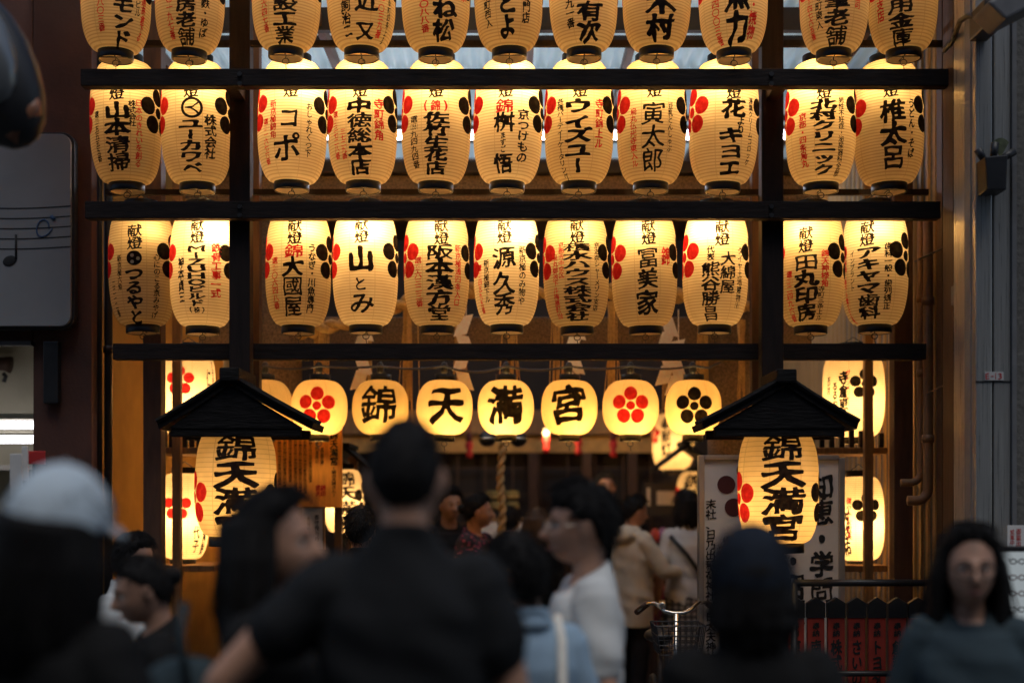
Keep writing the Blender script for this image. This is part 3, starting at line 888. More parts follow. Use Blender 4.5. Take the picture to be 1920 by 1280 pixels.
ROWS = [(ROW1, -132, 96, 6.50, 128, 'tall lantern above the upper beam', 'lanterns of the top row'),
        (ROW2, 118, 345, 6.76, 129, 'tall lantern below the upper beam', 'lanterns of the middle row'),
        (ROW3, 391, 612, 7.00, 122, 'tall lantern below the middle beam', 'lanterns of the lower row')]
rng = random.Random(3)
for row, yt, yb, D, wpx, phrase, grp in ROWS:
    for i, (cx, pw, hx, look, texts) in enumerate(row):
        dy = {(0, 217): 3, (0, 355): 2, (0, 1563): 2, (0, 1376): 3}.get((0 if yt < 0 else 1, cx), 0) + rng.uniform(-1.5, 1.5)
        la = Lantern('tall_paper_lantern', cx, yt + dy, yb + dy, D, wpx, '%s, %s, %s' % (phrase, POS[i], look), grp)
        hdr = texts[0][1] if yt > 0 else cx + rng.uniform(-6, 10)
        for s_, x, y0, y1, wd, red, off in texts:
            la.write(s_, x, y0, y1, wd, red, off)
        ph = math.asin(max(-.9, min(.9, (hdr - cx) / la.wpx)))
        zc = la.z0 + la.H * .56
        la.crest(ph + R(78), zc, .076, False)
        la.crest(ph - R(81), zc, .076, True)
        if cx == 370:                                           # circled mark
            put = la.put(362)
            n = 28
            vs = [put(rr * math.cos(6.2832 * k / n), 203 + rr * math.sin(6.2832 * k / n)) for rr in (20, 15) for k in range(n)]
            la.black.add(vs, [(k, (k + 1) % n, n + (k + 1) % n, n + k) for k in range(n)])
            v, fs = glyph('人', .02, 28)
            la.black.add([put(-y * 26, 203 + x * 24) for x, y in v], fs)
        if cx == 268:
            put = la.put(254)
            disc(la.black, 14, lambda a, b: put(a, 485 + b))
            ms = MB()
            for k in range(3):
                an = 2.09 * k
                put2 = lambda a, b, an=an: (lambda p: p)(la.at(math.asin((254 - la.cx) / la.wpx) - la.va + (7 * math.cos(an) + a) / la.wpx, PZ(485 + 7 * math.sin(an) + b, la.D - la.R), .0035))
                disc(ms, 3.4, put2, 12, 2)
            ms.build('emblem_commas', 'lining', la.root, fix=False)
        la.finish(POW * pw ** 1.25 * rng.uniform(.95, 1.05), .77, hx)

# ---- round lanterns on the cable
ROUND = [(497, '', 'round amber lantern mostly hidden behind the peaked roof near the brown wall', .5), (598, 'R', 'round lantern with a red plum crest, touching the peaked roof tip', 1.0),
         (713, '錦', 'round lantern with a dense kanji half covered by a dark head', .65), (833, '天', 'round lantern with a four stroke black kanji', .9), (949, '満', 'round lantern with a black kanji, above the straw bell rope', 1.15),
         (1067, '宮', 'round lantern with a roofed black kanji, beside the red crest', 1.1), (1182, 'R', 'round lantern with a red plum crest, beside the black crest', .95), (1299, 'B', 'round lantern with a black plum crest', 1.05)]
for i, (cx, ch, lab, pw) in enumerate(ROUND):
    la = Lantern('round_paper_lantern', cx, 713, 815, 7.78, 105, lab, 'round lanterns on the cable', e=.36, p=2.3, q=.5, paper='paper_round', ring=.036)
    off = (0, -5, -4, 3, -1, -2, 0, 2)[i]
    if ch in 'RB' and ch:
        ph = math.asin(off / la.wpx)
        la.crest(ph, la.z0 + la.H * .50, .069, ch == 'R')
    elif ch:
        la.write(ch, cx + off, 722, 793, 74, 0, .034, 60)
    la.finish(POW * .62 * pw, .27, (0, 0, .1, .1, -.05, .1, .05, -.1)[i], -.04, (1, .66, .26))
t = thing('electric_cable', P(950, 690, 7.78), 'grey electric cable looping along the tops of the round lanterns', 'cable')
xs = [c for c, *_ in ROUND]
pts = [P(470, 693, 7.76)]
for a, b in zip(xs, xs[1:]):
    for k in range(8):
        u = k / 8
        sag = {1067: 10, 949: 14, 713: 4}.get(b, 7) if True else 0
        pts.append(P(a + (b - a) * u, 686 + sag * 4 * u * (1 - u) * .8, 7.76))
pts += [P(1299, 686, 7.76), P(1330, 690, 7.76), P(1420, 640, 7.6)]
MB().tube(pts, .0065, 8).build('cable', mat('grey_rubber', (.06, .06, .065), .6), t, True)
for cx in xs:
    mb = MB(); mb.lathe([(.012, -.045), (.02, -.03), (.022, 0), (.014, .018), (.004, .024)], (PX(cx, 7.78), 7.78, PZ(686, 7.78)), 14, True, True)
    mb.build('lamp_socket', 'wire', t, True)

# ---- two big lanterns under little roofs
def shelter(cx, apex, e0, e1, lx, w0, top, bot, lab, llab, tx, power):
    Y = 6.42
    t = thing('roofed_lamp_stand', (PX(cx, Y), Y + .3, 0), lab, 'lamp stand', 'roofed lantern stands')
    Yf = Y - .22
    xa, xl, xr = PX(cx, Yf), PX(e0, Yf), PX(e1, Yf)
    za, ze = PZ(apex + 5, Yf), PZ(797, Yf)
    th = .03
    for s_, xe in ((-1, xl), (1, xr)):
        mb = MB()
        n = 10
        up, lo = [], []
        for k in range(n + 1):
            u = k / n
            x = xa + (xe - xa) * u
            z = za + (ze + .012 - za) * (u ** .88)
            up.append((x, z)); lo.append((x - s_ * .01, z - th))
        mb.prism(up + lo[::-1], Y - .22, Y + .14)
        mb.build('roof_slope', 'tile', t, bevel=.002)
        for yy in (Y - .225, Y - .12, Y - .0):
            b = MB(); b.tube([(x, yy, z + .006) for x, z in up], .012, 6); b.build('roof_batten', 'tile', t)
    MB().box(xa - .045, xa + .045, Y - .25, Y + .16, za - .03, za + .03).build('ridge', 'tile', t, bevel=.008)
    MB().prism([(xl + .05, ze - .012), (xr - .05, ze - .012), (xa, za - .045)], Y - .21, Y - .18).build('gable', 'tile', t)
    MB().box(xl + .06, xr - .06, Y - .205, Y - .16, ze - .05, ze - .008).build('tie_beam', 'tile', t, bevel=.004)
    MB().box(xl + .06, xr - .06, Y + .07, Y + .12, ze - .05, ze - .008).build('tie_beam', 'tile', t, bevel=.004)
    MB().box(xa - .05, xa + .05, Y + .20, Y + .28, 0, ze - .002).build('post', 'post', t, bevel=.004)
    MB().box(xa - .035, xa + .035, Y - .1, Y + .199, ze - .06, ze - .012).build('bracket_arm', 'tile', t)
    MB().box(xa - .2, xa + .2, Y + .08, Y + .4, 0.001, .12).build('base', 'stone', t, bevel=.01)
    la = Lantern('large_paper_lantern', lx, top, bot, Y - .02, w0, llab, 'large roofed lanterns', e=.62, p=2.6, q=.5, paper='paper_big', ring=.045)
    la.write('錦天満宮', tx, 814, 1014, 84, 0, .046, 60)
    ph = math.asin((tx - lx) / la.wpx)
    zc = PZ(934, Y - .2)
    la.crest(ph - R(81), zc, .08, True)
    la.crest(ph + R(81), zc, .08, False)
    la.finish(power, .33, 0, 0, (1, .66, .27))
shelter(432, 697, 294, 588, 440, 150, 803, 1006, 'dark peaked roof stand near the brown wall', 'large ribbed lantern with four kanji, under the peaked roof near the brown wall', 440, POW * .62)
shelter(1473, 700, 1316, 1611, 1460, 150, 806, 1018, 'dark peaked roof stand in front of the white board', 'large ribbed lantern with four stacked kanji, in front of the white board', 1470, POW * .72)

# ---- lanterns inside the passage
IN = [
 ('tall lantern with red plum crest, behind the peaked roof near the golden wall', 350, 655, 815, 7.9, 104, 2.0, .36, [('R', 336, 713, .053)], [('仁昭', 388, 690, 760, 12, 0, S), ('大谷美', 396, 672, 720, 8, 0, S)]),
 ('tall lantern with red plum crest, lowest beside the golden wall', 343, 887, 1047, 7.9, 94, 2.2, .45, [('R', 330, 948, .053)], [('代子', 367, 985, 1035, 14, 0, S), ('満鈴', 381, 990, 1040, 12, 0, T)]),
 ('tall lantern with black plum crest, above the rack shelf by the ochre wall', 1601, 655, 820, 7.75, 114, 2.1, .36, [('B', 1621, 720, .053)], [('寺倉恵', 1583, 695, 770, 18, 0, B), ('ガレンメジャー', 1591, 693, 760, 9, 1, S), ('るるや', 1568, 715, 765, 12, 0, T), ('西村', 1557, 705, 740, 8, 0, S)]),
 ('tall lantern with black plum crest, below the rack shelf by the ochre wall', 1612, 893, 1050, 7.75, 92, 2.1, .42, [('B', 1626, 952, .053)], [('村悠祐', 1588, 955, 1040, 17, 0, B), ('健やかな成長', 1594, 932, 1012, 11, 1, S)]),
 ('small tall lantern beside the orange notice board', 646, 880, 998, 8.9, 74, 1.2, .4, [('B', 690, 935, .07)], [('錦天満宮', 650, 884, 992, 40, 0, .03)]),
 ('tall lantern half hidden by the edge of the white board', 1304, 884, 1010, 10.9, 78, 1.6, .4, [('R', 1268, 935, .062)], [('錦天満宮', 1296, 888, 1000, 38, 0, .03)]),
 ('dim amber lantern above the small inner roof', 1262, 775, 880, 11.2, 76, 1.3, .4, [('R', 1228, 815, .05)], [('奉献灯', 1250, 780, 855, 20, 0, B)]),
]
for lab, cx, yt, yb, D, wpx, pw, hot, crests, texts in IN:
    la = Lantern('tall_paper_lantern', cx, yt, yb, D, wpx, lab, 'lanterns inside the passage', q=.45)
    for c_, px, py, rad in crests:
        a = math.asin(max(-.98, min(.98, (px - cx) / la.wpx)))
        la.crest(a, PZ(py, D - la.R * math.cos(a)), rad, c_ == 'R')
    for s_, x, y0, y1, wd, red, off in texts: la.write(s_, x, y0, y1, wd, red, off)
    la.finish(POW * .7 * pw, hot, 0, -.03, (1, .68, .34))
# racks that hold them
for lab, x0, x1, xp, Y, sgn in (('timber lantern shelf rack against the golden wall', 283, 400, 332, 7.62, 1), ('timber lantern shelf rack against the ochre wall', 1500, 1668, 1628, 7.5, -1)):
    t = thing('shelf_rack', (PX(xp, Y), Y, 0), lab, 'rack', 'shelf racks in the passage')
    MB().box(PX(xp - 8, Y), PX(xp + 8, Y), Y - .02, Y + .03, 0, 3.4).build('upright', 'wood', t, bevel=.004)
    for py in (850, 1072):
        MB().box(PX(x0, Y), PX(x1, Y), Y + .031, Y + .5, PZ(py, Y), PZ(py - 12, Y)).build('shelf', 'wood', t, bevel=.004)
    mb = MB()
    for k in range(9):
        xx = PX(x0 + (x1 - x0) * (k + .5) / 9, Y)
        mb.box(xx - .012, xx + .012, Y + .06, Y + .09, PZ(838, Y) + .002, PZ(812 - (k * 7) % 9, Y))
    mb.build('holder_pegs', 'darkwood', t)
# ================================================================== straw rope, paper streamers, tassels
def rope(name, pts, rad, lab, cat, strands=3, twist=9, parent=None):
    """twisted straw rope along pts"""
    pts = [Vector(p) for p in pts]
    mb = MB()
    n = len(pts)
    for s_ in range(strands):
        q, rr = [], []
        for i, p in enumerate(pts):
            tn = (pts[min(i + 1, n - 1)] - pts[max(i - 1, 0)]).normalized()
            a = tn.cross(Vector((0, 1, 0)))
            if a.length < .1: a = tn.cross(Vector((1, 0, 0)))
            a.normalize(); b = tn.cross(a)
            an = i * twist / n * 6.283 + 6.283 * s_ / strands
            k = rad[i] if isinstance(rad, list) else rad
            q.append(p + (a * math.cos(an) + b * math.sin(an)) * k * .52); rr.append(k * .6)
        mb.tube(q, rr, 12)
    o = mb.build(name, 'straw', parent, True)
    if lab: tag(o, lab, cat)
    return o
Y = 7.93
npt = 220
rp = []
for i in range(npt + 1):
    u = i / npt
    x = 560 + (1560 - 560) * u
    yy = 622 - 80 * math.sin(min(1, u * 2.2) * 1.57) + 34 * max(0, (u - .45) / .55) + 8 * math.sin(u * 17)
    rp.append(P(x, yy, Y))
rope('straw_rope', rp, [.042 + .006 * math.sin(i * .3) for i in range(npt + 1)], 'thick twisted straw rope slung across behind the lower lanterns', 'rope', 2, 17)
# hanging straw tails
rng = random.Random(11)
for i, (px, ytop, n) in enumerate(((600, 600, 26), (690, 575, 18), (765, 565, 26), (865, 560, 12), (957, 560, 30), (1045, 560, 16), (1147, 565, 26), (1250, 575, 12), (1320, 590, 26), (1390, 600, 14))):
    mb = MB()
    for k in range(n):
        x0 = px + rng.gauss(0, 5); x1 = x0 + rng.gauss(0, 9 if k > n * .6 else 4)
        y1 = rng.uniform(720, 812)
        yy = Y + rng.uniform(-.03, .03)
        mb.tube([P(x0, ytop + 8, yy), P(x0 * .6 + x1 * .4 + rng.gauss(0, 1.5), (ytop + y1) / 2, yy), P(x1, y1, yy + rng.uniform(-.02, .02))], [.004, .0035, .002], 5)
    mb.tube([P(px, ytop, Y), P(px, ytop + 22, Y), P(px, ytop + 46, Y)], [.026, .022, .013], 10)
    o = mb.build('straw_tassel', 'straw')
    tag(o, 'straw tassel hanging from the thick rope, %s' % ('between red crest lantern and dense kanji lantern' if px == 690 else
        {600: 'behind the first round red crest lantern', 765: 'beside the round four stroke lantern', 865: 'beside a folded paper streamer, thin', 957: 'above the straw bell rope', 1045: 'thin, behind the round roofed kanji lantern',
         1147: 'next to the second round red crest lantern', 1250: 'thin, beside the round black crest lantern', 1320: 'directly behind the round black crest lantern', 1390: 'nearest the granite pillar by the white board'}[px]), 'tassel', 'straw tassels on the rope')
for px, y0, fl, lab in ((664, 598, 1, 'white zigzag paper streamer beneath the sparse brush lantern'), (862, 594, -1, 'white zigzag paper streamer beneath the five heavy kanji lantern'),
                        (1062, 596, 1, 'white zigzag paper streamer beneath the nine character lantern'), (1236, 590, 1, 'white zigzag paper streamer beneath the loose cursive lantern'), (1260, 640, -1, 'smaller dim paper streamer behind the black crest round lantern')):
    mb = MB()
    yy = 7.865
    w0, h0 = 25, 37
    x, y = px, y0
    for k in range(4):
        s_ = fl if k % 2 == 0 else -fl
        a = [(x, y), (x + w0, y + 5 * s_), (x + w0 + s_ * 12, y + h0 + 5 * s_), (x + s_ * 12, y + h0)]
        dz = .012 * (k % 2)
        q = [P(u, v, yy + dz) for u, v in a]
        q2 = [p + Vector((0, .0015, 0)) for p in q]
        mb.add(q + q2, [(0, 1, 2, 3), (7, 6, 5, 4), (0, 4, 5, 1), (1, 5, 6, 2), (2, 6, 7, 3), (3, 7, 4, 0)])
        x, y = x + s_ * 12 + (4 if s_ < 0 else -6), y + h0 - 5
    mb.tube([P(px + 12, y0 - 60, yy + .02), P(px + 12, y0 + 3, yy)], .003, 5)
    tag(mb.build('paper_streamer', 'shide'), lab, 'paper streamer', 'paper streamers on the rope')

# ---- bell and bell rope, offering barrels, altar goods
Y = 9.6
rope('bell_rope', [P(940 + 2 * math.sin(k * .2), 800 + (1130 - 800) * k / 80, Y) for k in range(121)], .027, 'twisted straw bell rope hanging under the round lanterns', 'rope', 2, 13)
for px in (914, 972):
    t = thing('shrine_bell', P(px, 822, Y), 'dark round shrine bell %s the straw bell rope' % ('on the notice board side of' if px < 940 else 'on the white board side of'), 'bell', 'bells at the rope top')
    MB().ell(P(px, 822, Y), (.062, .062, .058)).build('body', 'blackmetal', t, True)
    MB().tube([P(px, 803, Y), P(px, 790, Y)], .012).build('loop', 'blackmetal', t, True)
    MB().lathe([(.063, -.006), (.068, 0), (.063, .006)], tuple(P(px, 822, Y)), 24).build('rim', 'chrome', t, True)
for i, (px, py) in enumerate(((925, 928), (958, 928), (925, 948), (958, 948))):
    Yb = 11.7
    t = thing('sake_barrel', P(px, py + 9, Yb), 'straw wrapped barrel behind the bell rope, %s' % ('upper near the notice', 'upper far from the notice', 'lower near the notice', 'lower far from the notice')[i], 'barrel', 'straw barrels by the altar')
    c = P(px, py + 9, Yb)
    MB().lathe([(.05, 0), (.066, .012), (.068, .04), (.066, .066), (.05, .078)], tuple(c), 20, True, True).build('body', mat('woven_straw', (.16, .13, .05), .9, .3, 60, bump=.5), t, True)
    MB().lathe([(.069, .022), (.073, .026), (.069, .03)], tuple(c), 20).build('cord', 'straw', t)
t = thing('offering_table', P(1000, 1000, 11.4), 'low altar table with pale cloth behind the crowd', 'table')
MB().box(PX(880, 11.4), PX(1110, 11.4), 11.2, 11.39, PZ(978, 11.4), PZ(970, 11.4)).build('tabletop', 'wood', t, bevel=.004)
MB().box(PX(884, 11.4), PX(1106, 11.4), 11.195, 11.198, PZ(1010, 11.4), PZ(978, 11.4)).build('cloth', 'shide', t)
for px in (888, 1102): MB().box(PX(px, 11.4) - .02, PX(px, 11.4) + .02, 11.25, 11.33, .03, PZ(978, 11.4)).build('leg', 'brownwood', t)
for i, (px, py) in enumerate(((1024, 828), (880, 838), (1085, 832), (1150, 836))):
    t = thing('red_ornament', P(px, py, 11.6), ('small red tasselled lamp glowing under the round 宮 lantern' , 'small red tassel ornament over the dark head', 'small red tassel ornament between two round lanterns', 'small red ornament by the dark shrine column')[i].replace(' 宮', ' roofed kanji'), 'ornament', 'red ornaments along the valance')
    c = P(px, py, 11.6)
    MB().lathe([(.02, .05), (.032, .035), (.034, 0), (.02, -.03), (.03, -.05), (.024, -.09)], tuple(c), 14, True, True).build('tassel', 'signred', t, True)
    MB().lathe([(.028, .05), (.032, .09), (.02, .12)], tuple(c), 14, True, True).build('cap', 'noticewhite' if i == 0 else 'maroon', t, True)
    MB().tube([c + Vector((0, 0, .12)), c + Vector((0, 0, .3))], .004).build('cord', 'signred', t)
    if i == 0:                                                  # the one that glows
        l = bpy.data.lights.new('lamp_bulb', 'POINT'); l.energy = 7; l.color = (1, .62, .25); l.shadow_soft_size = .03
        o = bpy.data.objects.new('lamp_bulb', l); COL.objects.link(o); o.location = c + Vector((0, -.09, .06)); attach(o, t)

# ---- small inner roofs over the passage lanterns
for px, e0, e1, ya, yb, Yr, lab in ((1283, 1222, 1345, 832, 884, 10.75, 'small dark peaked roof inside the passage beside the white board'), (655, 600, 700, 838, 884, 8.85, 'small dark peaked roof inside the passage beside the orange notice board')):
    t = thing('small_roof_stand', (PX(px, Yr), Yr, 0), lab, 'lamp stand', 'small roofed stands in the passage')
    for s_, xe in ((-1, e0), (1, e1)):
        MB().prism([(PX(px, Yr), PZ(ya, Yr)), (PX(xe, Yr), PZ(yb - 6, Yr)), (PX(xe, Yr), PZ(yb, Yr)), (PX(px, Yr), PZ(ya + 8, Yr))], Yr - .25, Yr + .25).build('roof_slope', 'tile', t, bevel=.003)
    MB().box(PX(px, Yr) - .03, PX(px, Yr) + .03, Yr - .27, Yr + .27, PZ(ya + 3, Yr), PZ(ya - 5, Yr)).build('ridge', 'tile', t)
    xq = PX(px if px < 900 else 1326, Yr)
    MB().box(xq - .03, xq + .03, Yr + .2, Yr + .25, 0.03, PZ(ya + (16 if px < 900 else 36), Yr)).build('post', 'brownwood', t)

# ---- orange notice board and white notice
t = thing('notice_board', P(577, 950, 7.92), 'orange cedar notice board with columns of black writing', 'notice board')
Y = 7.92
bd = MB().box(PX(513, Y), PX(641, Y), Y, Y + .035, PZ(951, Y), PZ(790, Y)).build('board', 'notice', t, bevel=.004)
flat_text('lettering', [('錦天満宮', 626, 808, 872, 16, .02, 26), ('(錦の天神さん)', 626, 874, 931, 9, .012, 22), ('御祭神', 604, 838, 872, 7, .01, 20), ('菅原道真公', 594, 828, 868, 7, .01, 20)] +
          [('御祈願所学問の神商売繁盛厄除招福開運', x, 812 + (x * 7) % 9, 900 + (x * 13) % 38, 6.5, .008, 18) for x in (524, 534, 544, 554, 563, 572, 582)], Y - .003, 'signblack', t)
mb = MB()
for a, b in ((596, 914), (606, 914), (596, 925), (606, 925)):
    v, fs = glyph('錦天宮印'[(a + b) % 4], .03, 22); mb.add([P(a + x * 10, b - y * 11, Y - .003) for x, y in v], fs)
mb.build('seal', 'signred', t, fix=False)
for px in (522, 632): MB().box(PX(px, Y) - .02, PX(px, Y) + .02, Y + .036, Y + .08, 0, PZ(795, Y)).build('post', 'brownwood', t)
t = thing('white_notice', P(588, 1018, 7.6), 'small pale notice framed in wood under the orange board', 'notice board')
Y = 7.6
MB().box(PX(566, Y), PX(607, Y), Y, Y + .02, PZ(1030, Y), PZ(952, Y)).build('panel', 'noticewhite', t, bevel=.003)
mb = MB(); mb.box(PX(605, Y), PX(609, Y), Y - .006, Y + .025, PZ(1030, Y), PZ(950, Y)); mb.box(PX(563, Y), PX(605, Y), Y - .006, Y + .025, PZ(952, Y), PZ(949, Y)); mb.build('frame', 'wood', t)
flat_text('lettering', [('御守授与所', 594, 964, 1015, 9, .01, 20), ('合格祈願', 578, 968, 1005, 7, .01, 20)], Y - .003, 'signblack', t)
MB().box(PX(585, Y) - .02, PX(585, Y) + .02, Y + .021, Y + .05, 0, PZ(960, Y)).build('post', 'brownwood', t)

# ---- tall white board
Y = 7.05
t = thing('white_board', (PX(1447, Y), Y, 0), 'tall white standing board with maroon plum crest and columns of black writing', 'sign board')
MB().box(PX(1320, Y), PX(1572, Y), Y, Y + .04, PZ(1275, Y), PZ(862, Y)).build('panel', 'boardwhite', t)
for x0, x1, y0, y1 in ((1310, 1320, 853, 1285), (1572, 1583, 858, 1285)): MB().box(PX(x0, Y), PX(x1, Y), Y - .02, Y + .06, PZ(y1, Y), PZ(y0, Y)).build('frame', 'alu', t, bevel=.003)
MB().box(PX(1320, Y) + .001, PX(1572, Y) - .001, Y - .018, Y + .058, PZ(861.5, Y), PZ(853, Y)).build('frame', 'alu', t, bevel=.003)
for px in (1330, 1562): MB().box(PX(px, Y) - .02, PX(px, Y) + .02, Y + .061, Y + .1, 0, PZ(1000, Y)).build('leg', 'alu', t)
mb = MB()
for dx, dy, rr in PLUM: disc(mb, 17 if dx or dy else 11, lambda a, b, dx=dx, dy=dy: P(1398 + dx * 38 + a, 920 - dy * 38 - b, Y - .003), 28, 2)
mb.build('crest', 'maroon', t)
flat_text('lettering', [('末社、日乃出稲荷神社・白太夫神社', 1333, 935, 1240, 20, .022, 34), ('知恵・学問', 1541, 888, 1130, 46, .034, 50), ('商売・招福', 1487, 930, 1172, 46, .034, 50), ('厄除・交通', 1433, 990, 1232, 46, .034, 50), ('塩竈神社・床浦神社', 1364, 1005, 1225, 18, .022, 30)], Y - .003, 'signblack', t)

# ---- fence with vermilion plaques
t = thing('fence_rail', (PX(1620, 6.55), 6.55, 0), 'black metal fence rail in front of the white board', 'fence')
Y = 6.5
MB().tube([P(1487, 1092, Y), P(1760, 1092, Y)], .017, 10).build('top_rail', 'blackmetal', t, True)
MB().tube([P(1487, 1262, Y + .06), P(1760, 1262, Y + .06)], .014, 10).build('lower_rail', 'blackmetal', t, True)
for px in (1489, 1758): MB().tube([(PX(px, Y), Y, 0), P(px, 1092, Y)], .017, 10).build('post', 'blackmetal', t, True)
NAMES = ['奉納京都会', '奉納南座前会', '奉納株式会社', '奉納さいの鯉生花', '奉納トヨタカロー', '奉納創業百年', '奉納錦市場']
LOOK = ['partly behind the dark blue head', 'with a large kanji below the small pair', 'with two black kanji in a row below', 'with a long run of hiragana', 'with narrow katakana', 'with one dense kanji under the pair', 'nearest the woman in round glasses']
for i, s_ in enumerate(NAMES):
    px = 1492 + 38.2 * i
    Yp = 6.6
    tt_ = thing('votive_plaque', (PX(px, Yp), Yp, 0), 'vermilion plaque with black peaked top, %s' % LOOK[i], 'plaque', 'vermilion plaques along the fence')
    x0, x1 = PX(px - 16, Yp), PX(px + 16, Yp)
    MB().box(x0, x1, Yp, Yp + .03, .15, PZ(1158, Yp)).build('board', 'plaque', tt_, bevel=.003)
    zt = PZ(1158, Yp)
    MB().prism([(x0 - .003, zt + .001), (x1 + .003, zt + .001), (x1 + .003, PZ(1130, Yp)), (PX(px, Yp), PZ(1119, Yp)), (x0 - .003, PZ(1130, Yp))], Yp - .004, Yp + .034).build('peaked_cap', 'blackmetal', tt_, bevel=.002)
    flat_text('lettering', [(s_[:2], px, 1166, 1193, 14, .026, 24), (s_[2:], px, 1198, 1198 + 29 * len(s_[2:]), 21, .028, 28)], Yp - .003, 'signblack', tt_)

# ---- glasses shop display and papers by the steel column
Y = 5.2
t = thing('display_panel', P(1915, 1160, Y), 'backlit white display panel with hanging spectacles past the woman in round glasses', 'display')
MB().box(PX(1884, Y), PX(1990, Y), Y, Y + .06, PZ(1162, Y), PZ(1034, Y)).build('panel', 'display', t)
MB().box(PX(1876, Y), PX(1990, Y), Y - .03, Y + .3, PZ(1290, Y), PZ(1162.5, Y)).build('cabinet', 'greymetal', t, bevel=.004)
MB().box(PX(1876, Y), PX(1990, Y), Y - .03, Y + .07, PZ(1033.5, Y), PZ(1024, Y)).build('top_frame', 'blackmetal', t, bevel=.004)
for k in range(4):
    gl = MB()
    yy = 1052 + k * 30
    for dx in (-7, 9):
        c = P(1907 + dx, yy, Y - .012)
        gl.tube([c + Vector((.012 * math.cos(a), 0, .009 * math.sin(a))) for a in [j * .45 for j in range(15)]], .0022, 6)
    gl.tube([P(1890, yy - 5, Y - .012), P(1895, yy - 2, Y - .012)], .002, 6)
    gl.tube([P(1905.5, yy, Y - .012), P(1910.5, yy, Y - .012)], .002, 6)
    tag(gl.build('spectacles', 'maroon' if k in (1, 2) else 'blackmetal', None, True), ('topmost dark spectacles on the backlit panel', 'upper red spectacles on the backlit panel', 'lower red spectacles on the backlit panel', 'lowest dark spectacles on the backlit panel')[k], 'spectacles', 'spectacles on the panel')
t = thing('paper_notice', P(1905, 1032, 5.9), 'pale paper notice with red scribbles on the stone wall', 'notice')
MB().box(PX(1889, 5.9), PX(1935, 5.9), 5.90, 5.904, PZ(1030, 5.9), PZ(984, 5.9)).build('sheet', 'boardwhite', t)
flat_text('lettering', [('御案内', 1910, 990, 1026, 10, .01, 20), ('営業中', 1898, 992, 1022, 9, .01, 20)], 5.897, 'signred', t)

# ---- fittings on the column and ochre wall
Y = 5.93
t = thing('pen_holder', P(1860, 362, Y), 'black holder on the steel column stuffed with rolled cloth and a paper fan', 'holder')
MB().prism([(PX(1838, Y), PZ(300, Y)), (PX(1842, Y), PZ(362, Y)), (PX(1878, Y), PZ(362, Y)), (PX(1881, Y), PZ(296, Y))], Y - .06, Y + .06).build('box', 'blackmetal', t, bevel=.006)
for a, b in (((1846, 302), (1833, 280)), ((1862, 300), (1866, 268)), ((1872, 302), (1902, 284))):
    MB().tube([P(*a, Y), P(*b, Y)], [.014, .018], 10).build('roll', 'blackmetal', t, True)
mb = MB(); c = P(1876, 296, Y + .01)
mb.prism([(c.x, c.z)] + [(c.x + .055 * math.cos(R(a)), c.z + .085 * math.sin(R(a))) for a in range(50, 131, 10)], Y + .008, Y + .012)
mb.build('paper_fan', mat('fan_paper', (.12, .14, .07), .7, .5, 40), t)
t = thing('security_camera', P(1855, 60, 5.6), 'grey street camera housing with black bracket on the steel column', 'camera')
MB().prism([(PX(1836, 5.6), PZ(20, 5.6)), (PX(1960, 5.6), PZ(-40, 5.6)), (PX(1990, 5.6), PZ(-10, 5.6)), (PX(1870, 5.6), PZ(52, 5.6))], 5.5, 5.7).build('housing', 'greymetal', t, bevel=.01)
MB().box(PX(1838, 5.85), PX(1872, 5.85), 5.8, 5.995, PZ(58, 5.85), PZ(5, 5.85)).build('bracket', 'blackmetal', t, bevel=.008)
MB().tube([P(1842, 35, 5.9), P(1815, 30, 6.0), P(1800, 40, 6.1), P(1786, 78, 6.3), P(1770, 96, 6.4)], .012, 8).build('cable', 'blackmetal', t, True)
t = thing('sensor_box', P(1798, 555, 6.35), 'small grey sensor box on the brown strip near the steel column', 'fitting')
MB().box(PX(1785, 6.38), PX(1805, 6.38), 6.30, 6.40, PZ(572, 6.38), PZ(536, 6.38)).build('body', 'greymetal', t, bevel=.006)
MB().box(PX(1790, 6.38), PX(1808, 6.38), 6.31, 6.40, PZ(535.5, 6.38), PZ(529, 6.38)).build('bracket', 'blackmetal', t)
t = thing('meter_unit', P(1785, 810, 6.5), 'dark meter unit with a lit golden side on the ochre wall', 'fitting')
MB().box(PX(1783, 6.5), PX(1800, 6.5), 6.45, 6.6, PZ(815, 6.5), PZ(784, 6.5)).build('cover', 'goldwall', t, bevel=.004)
MB().tube([P(1790, 816, 6.48), P(1786, 850, 6.48), P(1793, 880, 6.48), P(1784, 920, 6.48)], .009, 8).build('cable', 'blackmetal', t, True)
t = thing('wall_cable', P(1750, 700, 6.9), 'slack thin cable stretched across the ochre ribbed wall', 'cable')
MB().tube([P(1716, 490, 7.1), P(1740, 478, 6.9), P(1800, 452, 6.55)], .005, 6).build('cable', 'blackmetal', t, True)
MB().tube([P(1738, 738, 6.95), P(1760, 726, 6.8), P(1790, 716, 6.6)], .004, 6).build('cable', 'copper', t, True)
t = thing('gutter_pipe', P(455, 300, 6.9), 'shiny white pipe bend behind the post near the brown building', 'pipe')
MB().tube([P(450, 238, 7.5), P(457, 262, 7.5), P(466, 290, 7.5)], .014, 10).build('pipe', 'boardwhite', t, True)
for px, py in ((1545, 372),):
    t = thing('name_tag', P(px, py, 7.6), 'small pale tag hanging below the kanji and katakana lantern', 'tag')
    MB().box(PX(px, 7.6) - .022, PX(px, 7.6) + .022, 7.6, 7.603, PZ(py + 8, 7.6), PZ(py - 6, 7.6)).build('tag', 'noticewhite', t)
    MB().tube([P(px, py - 6, 7.6), P(px, py - 40, 7.6)], .002, 5).build('string', 'wire', t)

